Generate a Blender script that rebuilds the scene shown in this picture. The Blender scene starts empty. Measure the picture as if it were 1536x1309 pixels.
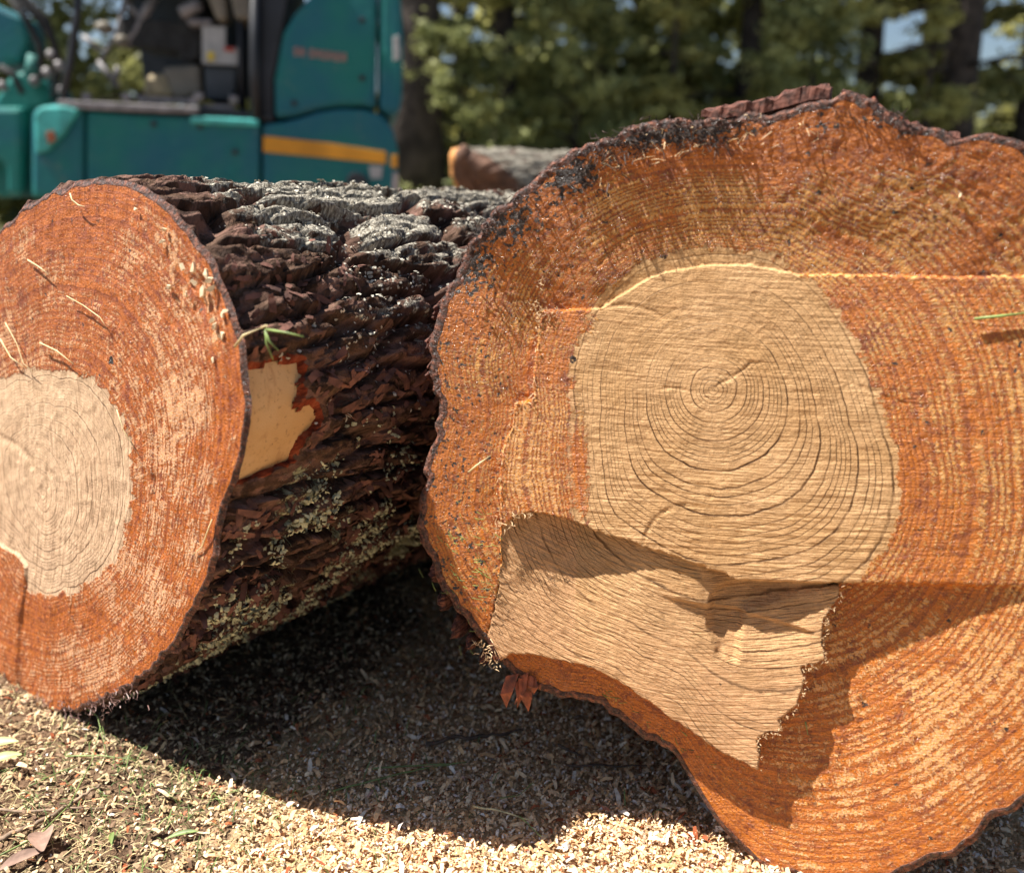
import bpy, math, random
import numpy as np
from mathutils import Vector, Matrix, Euler

sc = bpy.context.scene
C = sc.collection
rnd = random.Random(7)
rng = np.random.default_rng(7)
R = math.radians

# ------------------------------------------------------------------ camera, world, sun, exposure
FPX, CX, CY, HCAM, PITCH = 1400.0, 768.0, 654.5, 0.80, R(14.8)
cam = bpy.data.cameras.new('camera'); camo = bpy.data.objects.new('camera', cam); C.objects.link(camo)
cam.sensor_width = 36.0; cam.lens = 36.0 * FPX / 1536.0
cam.clip_start = 0.02; cam.clip_end = 600
camo.location = (0, 0, HCAM); camo.rotation_euler = (R(90) - PITCH, 0, 0)
cam.dof.use_dof = True; cam.dof.focus_distance = 1.19; cam.dof.aperture_fstop = 2.5
sc.camera = camo

SUN_DIR = np.array([-0.53, -0.03, 1.0]); SUN_DIR /= np.linalg.norm(SUN_DIR)
w = bpy.data.worlds.new('World'); sc.world = w; w.use_nodes = True
wn = w.node_tree; bg = wn.nodes['Background']
sky = wn.nodes.new('ShaderNodeTexSky'); sky.sky_type = 'NISHITA'; sky.sun_disc = False
sky.sun_elevation = math.asin(SUN_DIR[2]); sky.sun_rotation = math.atan2(SUN_DIR[0], SUN_DIR[1])
wn.links.new(sky.outputs[0], bg.inputs[0]); bg.inputs[1].default_value = 0.05
sl = bpy.data.lights.new('sun', 'SUN'); sl.energy = 5.0; sl.angle = R(0.5); sl.color = (1.0, 0.955, 0.88)
so = bpy.data.objects.new('sun', sl); C.objects.link(so)
so.rotation_euler = Vector(SUN_DIR).to_track_quat('Z', 'Y').to_euler()
so.location = Vector(SUN_DIR) * 20
sc.view_settings.view_transform = 'Standard'; sc.view_settings.look = 'None'
sc.view_settings.exposure = 1.05; sc.view_settings.gamma = 1.0
sc.view_settings.use_curve_mapping = False
sc.render.engine = 'CYCLES'

# ------------------------------------------------------------------ pixel <-> world
FW = np.array([0, math.cos(PITCH), -math.sin(PITCH)]); UPV = np.array([0, math.sin(PITCH), math.cos(PITCH)])
RT = np.array([1.0, 0, 0]); CAM = np.array([0, 0, HCAM])
def ray(x, y):
    x = np.asarray(x, float); y = np.asarray(y, float)
    return FW + (x[..., None] - CX) / FPX * RT - (y[..., None] - CY) / FPX * UPV
def on_plane(x, y, P0, n):
    d = ray(x, y); t = np.dot(P0 - CAM, n) / (d @ n)
    return CAM + d * t[..., None]
def on_ground(x, y, z=0.0): return on_plane(np.asarray(x, float), np.asarray(y, float), np.array([0, 0, z]), np.array([0, 0, 1.0]))
def at_depth(x, y, Y):
    d = ray(x, y); t = Y / d[..., 1]
    return CAM + d * t[..., None]
def proj(P):
    d = P - CAM; f = d @ FW
    f = np.where(f < 1e-3, 1e-3, f)
    return CX + FPX * (d @ RT) / f, CY - FPX * (d @ UPV) / f

# ------------------------------------------------------------------ noise
def _h(ix, iy, iz, s):
    h = (ix.astype(np.int64) * 374761393 + iy.astype(np.int64) * 668265263 + iz.astype(np.int64) * 2147483647 + s * 144665) & 0xffffffff
    h = ((h ^ (h >> 13)) * 1274126177) & 0xffffffff
    h = ((h ^ (h >> 16)) * 2246822519) & 0xffffffff
    return ((h ^ (h >> 15)) & 0xffffff) / float(0xffffff)
def vn(x, y, z=0.0, s=0):
    x, y, z = np.broadcast_arrays(np.asarray(x, float), np.asarray(y, float), np.asarray(z, float))
    fx, fy, fz = np.floor(x), np.floor(y), np.floor(z)
    tx, ty, tz = x - fx, y - fy, z - fz
    tx = tx * tx * (3 - 2 * tx); ty = ty * ty * (3 - 2 * ty); tz = tz * tz * (3 - 2 * tz)
    r = 0
    flat = not np.any(tz)
    for dz in ((0,) if flat else (0, 1)):
        wz = 1.0 if flat else (tz if dz else 1 - tz)
        for dy in (0, 1):
            wy = ty if dy else 1 - ty
            for dx in (0, 1):
                wx = tx if dx else 1 - tx
                r = r + _h(fx + dx, fy + dy, fz + dz, s) * wx * wy * wz
    return r
def fbm(x, y, z=0.0, o=4, s=0, g=0.5):
    a, t, r = 1.0, 0.0, 0.0
    for i in range(o):
        r = r + a * vn(np.asarray(x) * 2.03**i + i * 13.7, np.asarray(y) * 2.03**i + i * 7.1, np.asarray(z) * 2.03**i, s + i)
        t += a; a *= g
    return r / t
def voro(x, y, s=0, jit=0.9):
    fx, fy = np.floor(x), np.floor(y)
    f1 = np.full(x.shape, 9.0); f2 = np.full(x.shape, 9.0); cid = np.zeros(x.shape)
    for dx in (-1, 0, 1):
        for dy in (-1, 0, 1):
            cx, cy = fx + dx, fy + dy
            z = np.zeros_like(cx)
            px = cx + .5 + jit * (_h(cx, cy, z, s) - .5); py = cy + .5 + jit * (_h(cx, cy, z, s + 51) - .5)
            d = np.hypot(px - x, py - y); c = _h(cx, cy, z, s + 99)
            lt = d < f1
            f2 = np.where(lt, f1, np.minimum(f2, d)); cid = np.where(lt, c, cid); f1 = np.where(lt, d, f1)
    return f1, f2, cid
def ss(a, b, x):
    t = np.clip((x - a) / (b - a), 0, 1); return t * t * (3 - 2 * t)
def poly_dist(x, y, pts):
    d = np.full(np.shape(x), 1e9)
    for (x0, y0), (x1, y1) in zip(pts[:-1], pts[1:]):
        vx, vy = x1 - x0, y1 - y0; L = vx * vx + vy * vy + 1e-9
        t = np.clip(((x - x0) * vx + (y - y0) * vy) / L, 0, 1)
        d = np.minimum(d, np.hypot(x - x0 - t * vx, y - y0 - t * vy))
    return d
def in_poly(x, y, pts):
    r = np.zeros(np.shape(x), bool); n = len(pts)
    for i in range(n):
        x0, y0 = pts[i]; x1, y1 = pts[(i + 1) % n]
        if y0 == y1: continue
        c = ((y0 > y) != (y1 > y)) & (x < (x1 - x0) * (y - y0) / (y1 - y0) + x0)
        r ^= c
    return r
def sdf(x, y, pts):
    d = poly_dist(x, y, list(pts) + [pts[0]]); return np.where(in_poly(x, y, pts), -d, d)

# ------------------------------------------------------------------ mesh and object helpers
def mesh_np(name, V, F, mat=None, attrs=None, smooth=True):
    V = np.asarray(V, np.float32); F = np.asarray(F, np.int32)
    me = bpy.data.meshes.new(name); k = F.shape[1]
    me.vertices.add(len(V)); me.vertices.foreach_set('co', V.ravel())
    me.loops.add(F.size); me.loops.foreach_set('vertex_index', F.ravel())
    me.polygons.add(len(F)); me.polygons.foreach_set('loop_start', np.arange(0, F.size, k, dtype=np.int32))
    me.polygons.foreach_set('loop_total', np.full(len(F), k, np.int32))
    me.polygons.foreach_set('use_smooth', np.full(len(F), smooth, bool))
    for an, av in (attrs or {}).items():
        av = np.asarray(av, np.float32)
        if av.ndim == 1: a = me.attributes.new(an, 'FLOAT', 'POINT'); a.data.foreach_set('value', av)
        else: a = me.attributes.new(an, 'FLOAT_VECTOR', 'POINT'); a.data.foreach_set('vector', av.ravel())
    me.update(); me.validate()
    if mat: me.materials.append(mat)
    return me
def grid_faces(nr, nc, close=False):
    r = np.arange(nr - 1)[:, None]; c = np.arange(nc if close else nc - 1)[None, :]
    c2 = (c + 1) % nc
    return np.stack([r * nc + c, (r + 1) * nc + c, (r + 1) * nc + c2, r * nc + c2], -1).reshape(-1, 4)
class MB:
    """collects polygons, linked as one mesh object"""
    def __init__(s): s.v = []; s.f = []
    def add(s, vs, fs):
        o = len(s.v); s.v += [tuple(map(float, v)) for v in vs]; s.f += [tuple(i + o for i in f) for f in fs]
    def box(s, c, d, rot=(0, 0, 0), bev=0.0):
        m = Euler(rot).to_matrix(); hx, hy, hz = d[0] / 2, d[1] / 2, d[2] / 2
        b = min(bev, hx * .9, hz * .9)
        if b <= 0: prof = [(-hx, -hz), (hx, -hz), (hx, hz), (-hx, hz)]
        else:
            prof = []
            for (sx, sz, a0) in ((1, -1, -90), (1, 1, 0), (-1, 1, 90), (-1, -1, 180)):
                for k in range(4):
                    a = R(a0 + k * 30); prof.append((sx * (hx - b) + b * math.cos(a), sz * (hz - b) + b * math.sin(a)))
        s.prism([Vector(c) + m @ Vector((x, -hy, z)) for x, z in prof], m @ Vector((0, 2 * hy, 0)))
    def prism(s, prof, dirv):
        n = len(prof); dirv = Vector(dirv)
        vs = [Vector(p) for p in prof] + [Vector(p) + dirv for p in prof]
        fs = [tuple(range(n)), tuple(range(2 * n - 1, n - 1, -1))] + [(i, i + n, (i + 1) % n + n, (i + 1) % n) for i in range(n)]
        s.add(vs, fs)
    def tube(s, pts, rad, n=8, cap=True):
        pts = [Vector(p) for p in pts]; rs = rad if isinstance(rad, (list, tuple)) else [rad] * len(pts)
        vs = []; up = Vector((0.13, 0.2, 1)).normalized()
        for i, p in enumerate(pts):
            d = (pts[min(i + 1, len(pts) - 1)] - pts[max(i - 1, 0)]).normalized()
            a = d.cross(up); a = a.normalized() if a.length > 1e-3 else Vector((1, 0, 0)); b = d.cross(a)
            vs += [p + (a * math.cos(2 * math.pi * k / n) + b * math.sin(2 * math.pi * k / n)) * rs[i] for k in range(n)]
        fs = [(i * n + k, i * n + (k + 1) % n, (i + 1) * n + (k + 1) % n, (i + 1) * n + k) for i in range(len(pts) - 1) for k in range(n)]
        if cap: fs += [tuple(range(n - 1, -1, -1)), tuple(range((len(pts) - 1) * n, len(pts) * n))]
        s.add(vs, fs)
    def mesh(s, name, mat, smooth=False):
        me = bpy.data.meshes.new(name); me.from_pydata(s.v, [], s.f); me.update(); me.materials.append(mat)
        if smooth: me.polygons.foreach_set('use_smooth', [True] * len(me.polygons))
        return me
    def build(s, name, mat, parent=None, smooth=False, bevel=0):
        if parent is not None: s.v = [tuple(Vector(v) - Vector(parent['base'])) for v in s.v]
        o = link(name, s.mesh(name, mat, smooth), parent)
        if bevel:
            m = o.modifiers.new('bevel', 'BEVEL'); m.width = bevel; m.segments = 2; m.limit_method = 'ANGLE'
        return o
def link(name, me, parent=None):
    o = bpy.data.objects.new(name, me); C.objects.link(o)
    if parent is not None: o.parent = parent
    return o
def tag(o, label=None, cat=None, group=None, kind=None):
    if label: o['label'] = label
    if cat: o['category'] = cat
    if group: o['group'] = group
    if kind: o['kind'] = kind
    return o
def thing(name, base, label, cat, group=None):
    o = bpy.data.objects.new(name, None); C.objects.link(o); o.location = base; o['base'] = tuple(map(float, base)); o.empty_display_size = .1
    return tag(o, label, cat, group)

# ------------------------------------------------------------------ material helper
class NT:
    def __init__(s, name):
        s.m = bpy.data.materials.new(name); s.m.use_nodes = True; s.t = s.m.node_tree
        s.b = s.t.nodes['Principled BSDF']; s.out = s.t.nodes['Material Output']
    def n(s, t): return s.t.nodes.new(t)
    def put(s, sock, v):
        if isinstance(v, bpy.types.NodeSocket): s.t.links.new(v, sock)
        elif isinstance(v, (tuple, list)) and sock.type == 'RGBA' and len(v) == 3: sock.default_value = (*v, 1)
        else: sock.default_value = v
    def M(s, op, a, b=0.0, c=0.0, clamp=False):
        n = s.n('ShaderNodeMath'); n.operation = op; n.use_clamp = clamp
        s.put(n.inputs[0], a); s.put(n.inputs[1], b)
        if len(n.inputs) > 2: s.put(n.inputs[2], c)
        return n.outputs[0]
    def VM(s, op, a, b=(0, 0, 0)):
        n = s.n('ShaderNodeVectorMath'); n.operation = op; s.put(n.inputs[0], a); s.put(n.inputs[1], b); return n.outputs[0]
    def xyz(s, x, y, z=0.0):
        n = s.n('ShaderNodeCombineXYZ'); s.put(n.inputs[0], x); s.put(n.inputs[1], y); s.put(n.inputs[2], z); return n.outputs[0]
    def sep(s, v):
        n = s.n('ShaderNodeSeparateXYZ'); s.put(n.inputs[0], v); return n.outputs
    def A(s, name, vec=False):
        n = s.n('ShaderNodeAttribute'); n.attribute_name = name; return n.outputs['Vector' if vec else 'Fac']
    def noise(s, vec, scale, det=2.0, rough=0.5, dist=0.0, col=False):
        n = s.n('ShaderNodeTexNoise'); s.put(n.inputs['Vector'], vec); s.put(n.inputs['Scale'], scale)
        n.inputs['Detail'].default_value = det; n.inputs['Roughness'].default_value = rough; n.inputs['Distortion'].default_value = dist
        return n.outputs['Color' if col else 'Fac']
    def vor(s, vec, scale, feat='F1', rand=1.0, out='Distance'):
        n = s.n('ShaderNodeTexVoronoi'); n.feature = feat; s.put(n.inputs['Vector'], vec); s.put(n.inputs['Scale'], scale); n.inputs['Randomness'].default_value = rand
        return n.outputs[out]
    def white(s, v):
        n = s.n('ShaderNodeTexWhiteNoise'); n.noise_dimensions = '1D'; s.put(n.inputs['W'], v); return n.outputs['Value']
    def mr(s, v, a, b, c=0.0, d=1.0, smooth=True):
        n = s.n('ShaderNodeMapRange'); n.interpolation_type = 'SMOOTHSTEP' if smooth else 'LINEAR'
        s.put(n.inputs[0], v); s.put(n.inputs[1], a); s.put(n.inputs[2], b); s.put(n.inputs[3], c); s.put(n.inputs[4], d); return n.outputs[0]
    def mix(s, f, a, b, mode='MIX'):
        n = s.n('ShaderNodeMix'); n.data_type = 'RGBA'; n.blend_type = mode
        s.put(n.inputs['Factor'], f); s.put(n.inputs[6], a); s.put(n.inputs[7], b); return n.outputs[2]
    def ramp(s, f, stops):
        n = s.n('ShaderNodeValToRGB'); s.put(n.inputs[0], f); e = n.color_ramp.elements
        while len(e) < len(stops): e.new(0.5)
        for k, (p, c) in enumerate(stops): e[k].position = p; e[k].color = (*c, 1)
        return n.outputs[0]
    def bump(s, h, dist=0.001, strength=1.0, nrm=None):
        n = s.n('ShaderNodeBump'); s.put(n.inputs['Height'], h); n.inputs['Distance'].default_value = dist; s.put(n.inputs['Strength'], strength)
        if nrm is not None: s.put(n.inputs['Normal'], nrm)
        return n.outputs[0]
    def coord(s, k='Object'): return s.n('ShaderNodeTexCoord').outputs[k]
    def fin(s, col, rough=0.7, nrm=None, spec=None, **kw):
        s.put(s.b.inputs['Base Color'], col); s.put(s.b.inputs['Roughness'], rough)
        if nrm is not None: s.put(s.b.inputs['Normal'], nrm)
        if spec is not None: s.put(s.b.inputs['Specular IOR Level'], spec)
        for k, v in kw.items(): s.put(s.b.inputs[k.replace('_', ' ')], v)
        return s.m

def simple(name, col, rough=0.6, var=0.25, scale=8.0, metal=0.0, bumpd=0.0, bscale=40.0):
    t = NT(name); c = t.coord(); nz = t.noise(c, scale, 4)
    cc = t.mix(t.mr(nz, .3, .7, 0, 1), tuple(x * (1 - var) for x in col), tuple(min(1, x * (1 + var)) for x in col))
    kw = {}
    if bumpd: kw['nrm'] = t.bump(t.noise(c, bscale, 3), bumpd)
    t.b.inputs['Metallic'].default_value = metal
    return t.fin(cc, rough, **kw)

# cut wood: heartwood with rings, sapwood soaked with resin, speckled with bare fibre
def face_material(name, heart_a, heart_b, heart_line, pale_a, pale_b, resin_a, resin_b, resin_c, K, speck_r, speck_t, kstr, wts, qcol):
    t = NT(name)
    pc = t.A('pc', True); ring = t.A('ring'); heart = t.A('heart'); mixm = t.A('mixm'); dirt = t.A('dirt'); rim = t.A('rim'); pink = t.A('pink')
    cs = t.sep(t.A('cs', True)); ker = t.A('ker', True); kam = t.A('kamp'); gro = t.A('grow')
    wob = t.noise(pc, 55, 3, .6)
    rg = t.M('ADD', ring, t.M('MULTIPLY', t.M('SUBTRACT', wob, .5), .34))
    fr = t.M('FRACT', rg); wr = t.white(t.M('FLOOR', rg)); wr2 = t.white(t.M('ADD', t.M('FLOOR', rg), 77.3))
    # latewood: slow darkening and a sharp line
    ln = t.M('MULTIPLY', t.mr(fr, .80, .94), t.mr(fr, .965, 1.0, 1, 0))
    wide = t.M('POWER', fr, 2.5)
    lstr = t.M('MULTIPLY', t.M('ADD', .45, t.M('MULTIPLY', wr, .55)), t.mr(t.noise(pc, 26, 3), .33, .6, .35, 1))
    lstr = t.M('MULTIPLY', lstr, t.M('ADD', .45, t.M('MULTIPLY', gro, .75)))
    fine = t.noise(ker, 1.0, 3, .65)
    fib = t.noise(pc, 420, 2, .7)
    hc = t.mix(t.mr(t.noise(pc, 9, 4, .6), .35, .65), heart_a, heart_b)
    hc = t.mix(t.M('MULTIPLY', pink, .85), hc, qcol)
    hc = t.mix(t.mr(t.noise(pc, 33, 4, .7), .45, .62, 0, .35), hc, tuple(x * .72 for x in heart_b))
    hc = t.mix(t.M('MULTIPLY', t.mr(fib, .50, .72), .42), hc, heart_line)
    hc = t.mix(t.M('MULTIPLY', wide, t.M('MULTIPLY', wr2, .30)), hc, heart_line)
    hc = t.mix(t.M('MULTIPLY', t.mr(fine, .50, .72), .50), hc, heart_line)
    hc = t.mix(t.M('MULTIPLY', ln, lstr), hc, tuple(x * .32 for x in heart_line))
    fr3 = t.M('FRACT', t.M('MULTIPLY', rg, 3.0)); ln3 = t.M('MULTIPLY', t.mr(fr3, .6, .95), t.mr(fr3, .965, 1.0, 1, 0))
    hc = t.mix(t.M('MULTIPLY', ln3, t.mr(t.noise(pc, 20, 2), .4, .6, .05, .30)), hc, heart_line)
    # sapwood
    vec = t.xyz(t.M('MULTIPLY', cs[0], K), t.M('MULTIPLY', cs[1], K), t.M('MULTIPLY', rg, speck_r))
    sp = t.noise(vec, 1.0, 4, .62)
    vec2 = t.xyz(t.M('MULTIPLY', cs[0], K * speck_t), t.M('MULTIPLY', cs[1], K * speck_t), t.M('MULTIPLY', rg, speck_r * 2.2))
    sp2 = t.noise(vec2, 1.0, 2, .6)
    met = t.noise(pc, 330, 3, .65)
    band = t.M('SUBTRACT', .5, t.M('ABSOLUTE', t.M('SUBTRACT', fr, .42)))
    big = t.noise(pc, 17, 3, .6)
    v = t.M('ADD', t.M('MULTIPLY', sp, wts[0]), t.M('ADD', t.M('MULTIPLY', sp2, wts[1]), t.M('ADD', t.M('MULTIPLY', met, wts[2]), t.M('ADD', t.M('MULTIPLY', band, wts[3]), t.M('MULTIPLY', fine, wts[4])))))
    v = t.M('ADD', v, t.M('MULTIPLY', t.M('SUBTRACT', big, .5), .34))
    thr = t.mr(mixm, 0, 1, .5 * sum(wts) + .30 - .25 * wts[3], .5 * sum(wts) - .13 - .25 * wts[3], False)
    pm = t.M('MULTIPLY', t.mr(t.M('SUBTRACT', v, thr), -.025, .045), .92)
    pale = t.mix(pink, pale_a, pale_b)
    pale = t.mix(t.mr(fib, .40, .62, 0, .75), pale, resin_c)
    rv = t.noise(pc, 30, 5, .65)
    res = t.ramp(rv, [(.28, resin_b), (.46, resin_a), (.60, resin_a), (.76, resin_c)])
    res = t.mix(t.M('MULTIPLY', t.M('POWER', fr, 2.0), .62), res, resin_b)
    res = t.mix(t.mr(t.noise(pc, 75, 4, .7), .52, .66, 0, .8), res, resin_b)
    res = t.mix(t.mr(met, .50, .66, 0, .55), res, resin_b)
    sapc = t.mix(pm, res, pale)
    hm = t.mr(t.M('ADD', heart, t.M('ADD', t.M('MULTIPLY', t.M('SUBTRACT', t.noise(pc, 120, 4, .7), .5), .6), t.M('MULTIPLY', t.M('SUBTRACT', sp, .5), .9))), .42, .56)
    hm = t.M('MULTIPLY', hm, t.mr(t.M('ADD', t.M('MULTIPLY', t.A('stain'), .62), t.M('MULTIPLY', t.M('SUBTRACT', sp, .5), 1.0)), .42, .52, 1, 0))
    col = t.mix(hm, sapc, hc)
    # dark specks and soot
    dn = t.noise(pc, 150, 3, .6)
    dv = t.M('ADD', t.M('MULTIPLY', dn, .75), t.M('MULTIPLY', t.noise(pc, 38, 3), .3))
    dm = t.mr(t.M('SUBTRACT', dv, t.mr(dirt, 0, 1, .84, .40, False)), 0, .03)
    vs = t.vor(t.VM('ADD', pc, t.VM('MULTIPLY', t.noise(pc, 90, 3, col=True), (.012, .012, .012))), 75); vcol = t.sep(t.vor(t.VM('ADD', pc, t.VM('MULTIPLY', t.noise(pc, 90, 3, col=True), (.012, .012, .012))), 75, out='Color'))
    dm2 = t.M('MULTIPLY', t.mr(t.M('ADD', vs, t.M('MULTIPLY', t.M('SUBTRACT', met, .5), .9)), .14, .22, 1, 0), t.M('LESS_THAN', vcol[0], t.M('MULTIPLY', t.A('speck'), .42)))
    dmm = t.M('MAXIMUM', dm, dm2)
    col = t.mix(dmm, col, t.mix(fib, (.012, .009, .008), (.055, .032, .022)))
    bv = t.noise(pc, 140, 4, .65)
    rimc = t.ramp(bv, [(.36, (.018, .008, .005)), (.5, (.085, .026, .012)), (.64, (.26, .085, .04))])
    rm = t.mr(t.M('ADD', rim, t.M('MULTIPLY', t.M('SUBTRACT', t.noise(pc, 80, 3), .5), .5)), .42, .55)
    col = t.mix(rm, col, rimc)
    # gloss: resin wet, bare wood matt
    wet = t.M('MULTIPLY', t.M('SUBTRACT', 1.0, pm), t.M('SUBTRACT', 1.0, hm))
    rough = t.M('SUBTRACT', .72, t.M('MULTIPLY', wet, t.mr(t.noise(pc, 170, 3), .50, .60, .08, .54)))
    rough = t.M('ADD', rough, t.M('MULTIPLY', rm, .15), clamp=True)
    # relief
    h = t.M('MULTIPLY', ln, t.M('MULTIPLY', lstr, t.mr(pink, .6, .9, -1.0, -.35)))
    h = t.M('MULTIPLY', h, t.M('ADD', .25, t.M('MULTIPLY', hm, .75)))
    h = t.M('ADD', h, t.M('MULTIPLY', t.M('MULTIPLY', fine, kam), kstr))
    h = t.M('ADD', h, t.M('MULTIPLY', pm, t.M('MULTIPLY', t.M('SUBTRACT', 1.0, hm), .9)))
    h = t.M('ADD', h, t.M('MULTIPLY', t.M('MULTIPLY', met, 2.0), t.M('SUBTRACT', 1.0, t.M('MULTIPLY', hm, .75))))
    h = t.M('ADD', h, t.M('MULTIPLY', fib, .7))
    h = t.M('ADD', h, t.M('MULTIPLY', t.M('MULTIPLY', bv, rm), 4.0))
    nrm = t.bump(h, .0012, 1.0)
    m = t.fin(col, rough, nrm, spec=t.M('ADD', .3, t.M('MULTIPLY', wet, .45)))
    return m

def bark_material(name):
    t = NT(name)
    bc = t.A('bc', True); h = t.A('h'); grey = t.A('grey'); green = t.A('green'); edge = t.A('edge'); lay = t.A('lay')
    n1 = t.noise(bc, 60, 5, .65); n2 = t.noise(bc, 14, 4, .6); n3 = t.noise(bc, 260, 3, .7)
    c = t.ramp(n1, [(.30, (.030, .017, .012)), (.46, (.080, .044, .028)), (.60, (.13, .075, .048)), (.8, (.24, .145, .10))])
    fv = t.VM('ADD', t.VM('MULTIPLY', bc, (1, .45, 1)), t.VM('MULTIPLY', t.noise(bc, 45, 3, col=True), (.022, .022, 0)))
    fcell = t.sep(t.vor(fv, 105, out='Color'))[0]; fed = t.vor(fv, 105)
    c = t.mix(t.M('MULTIPLY', t.mr(n2, .50, .62), .7), c, (.165, .088, .064))
    c = t.mix(t.mr(fcell, .55, 1, 0, .6), c, (.30, .165, .125)); c = t.mix(t.mr(fcell, .35, 0, 0, .7), c, (.025, .014, .010))
    red = t.mr(t.M('ADD', t.M('MULTIPLY', lay, .5), t.M('MULTIPLY', n1, .6)), .56, .66)
    c = t.mix(t.M('MULTIPLY', red, t.mr(n2, .42, .6, .05, .7)), c, (.27, .145, .115))
    # grey lichen crust on weathered outer flakes
    g = t.M('ADD', t.M('MULTIPLY', t.noise(bc, 42, 5, .7), .6), t.M('ADD', t.M('ADD', t.M('MULTIPLY', t.M('SUBTRACT', fcell, .5), .10), t.M('MULTIPLY', h, .24)), t.M('MULTIPLY', n2, .25)))
    gm = t.mr(t.M('SUBTRACT', g, t.mr(grey, 0, 1, .95, .50, False)), -.02, .05)
    gc = t.ramp(n3, [(.34, (.075, .058, .045)), (.5, (.28, .25, .20)), (.64, (.58, .54, .44))])
    c = t.mix(gm, c, gc)
    l = t.M('ADD', t.M('MULTIPLY', t.noise(bc, 22, 5, .72), .75), t.M('MULTIPLY', n3, .25))
    lm = t.mr(t.M('SUBTRACT', l, t.mr(green, 0, 1, .86, .44, False)), -.01, .035)
    lc = t.ramp(n3, [(.3, (.20, .19, .10)), (.5, (.36, .35, .21)), (.7, (.52, .53, .38))])
    c = t.mix(lm, c, lc)
    ec = t.ramp(n1, [(.35, (.075, .016, .008)), (.52, (.26, .048, .018)), (.72, (.44, .13, .055))])
    c = t.mix(t.mr(t.M('ADD', edge, t.M('MULTIPLY', t.M('SUBTRACT', n1, .5), .7)), .4, .6), c, ec)
    hh = t.M('ADD', t.M('MULTIPLY', n1, 2.2), t.M('ADD', n3, t.M('MULTIPLY', t.M('MAXIMUM', gm, lm), .7)))
    layb = t.M('MULTIPLY', t.M('FRACT', t.M('MULTIPLY', t.noise(t.VM('MULTIPLY', bc, (1.6, .8, 1)), 22, 3), 9)), .8)
    hh = t.M('ADD', hh, t.M('ADD', layb, t.M('MULTIPLY', fcell, 1.6)))
    return t.fin(c, t.mr(n1, .3, .7, .95, .75), t.bump(hh, .0034), spec=.2)

MF2 = face_material('cut_wood_large', (.70, .435, .21), (.56, .325, .135), (.25, .11, .038), (.66, .40, .17), (.72, .42, .225),
                    (.58, .168, .008), (.17, .028, .004), (.76, .29, .022), 62, 1.25, 2.4, 4.2, (.55, .35, .35, .28, 0.0), (.74, .42, .215))
MF1 = face_material('cut_wood_small', (.70, .49, .30), (.60, .40, .23), (.32, .18, .09), (.70, .44, .25), (.76, .48, .32),
                    (.54, .140, .010), (.19, .028, .006), (.70, .25, .035), 44, .55, 2.6, 3.0, (.42, .30, .42, .20, .30), (.72, .48, .31))
MBARK = bark_material('bark')

# ------------------------------------------------------------------ log builder
def resample_polar(uv, pit, th):
    d = np.asarray(uv) - pit; a = np.arctan2(d[:, 1], d[:, 0]); r = np.hypot(d[:, 0], d[:, 1])
    o = np.argsort(a); a, r = a[o], r[o]
    a = np.concatenate([a - 4 * np.pi, a - 2 * np.pi, a, a + 2 * np.pi]); r = np.concatenate([r, r, r, r])
    k = np.concatenate([[True], np.diff(a) > 1e-6]); a, r = a[k], r[k]
    # catmull style smoothing: light box filter on a dense linear curve
    fine = np.linspace(-2.5 * np.pi, 1.5 * np.pi, 12001); rr = np.interp(fine, a, r)
    ker = np.hanning(41); ker /= ker.sum(); rr = np.convolve(rr, ker, 'same')
    return np.interp(th, fine, rr)

class Log:
    def __init__(s, P0, n, up=(0, 0, 1)):
        s.n = np.array(n, float); s.n /= np.linalg.norm(s.n)
        s.eu = np.cross(up, s.n); s.eu /= np.linalg.norm(s.eu); s.ev = np.cross(s.n, s.eu); s.P0 = np.array(P0, float)
    def uv(s, px):
        px = np.asarray(px, float); P = on_plane(px[:, 0], px[:, 1], s.P0, s.n) - s.P0
        return np.stack([P @ s.eu, P @ s.ev], 1)
    def P(s, u, v, h=0.0): return s.P0 + np.asarray(u)[..., None] * s.eu + np.asarray(v)[..., None] * s.ev + (np.asarray(h) * np.ones_like(u))[..., None] * s.n
    def pt(s, x, y, h=0.0):
        return on_plane(np.array(float(x)), np.array(float(y)), s.P0 + s.n * h, s.n)

def bark_height(sx, t, seed=0, fiss=.020, cs=.062, ct=.17):
    wx = .030 * (fbm(sx * 7, t * 5, 0, 3, seed + 3) - .5); wt = .06 * (fbm(sx * 6, t * 5, 0, 3, seed + 8) - .5)
    x, y = sx + wx, t + wt
    f1, f2, c = voro(x / cs, y / ct, seed)
    e = (f2 - f1) + .16 * (fbm(sx * 45, t * 26, 0, 3, seed + 1) - .5)
    plate = ss(.0, .26, e)
    g1, g2, c2 = voro(x / (cs * .42) + 3.3, y / (ct * .40), seed + 20)
    sub = ss(.0, .22, g2 - g1 + .15 * (fbm(sx * 70, t * 50, 0, 2, seed + 2) - .5))
    nn = fbm(sx * 26, t * 13, 0, 4, seed + 5)
    k = nn * 11; lay = (np.floor(k) + ss(.55, .95, k - np.floor(k))) / 11
    fine = fbm(sx * 110, t * 55, 0, 3, seed + 6); q1, q2, c3 = voro(x / .0135 + 7.7, y / .026, seed + 40, 1.0)
    h = fiss * (plate - 1) + .006 * (c - .5) * plate + .0085 * (sub - 1) + .015 * (lay - .5) * (.35 + .65 * plate) + .0060 * (fine - .5) + .0055 * (c3 - .5) * ss(0, .25, q2 - q1)
    return h, plate, lay

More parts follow.
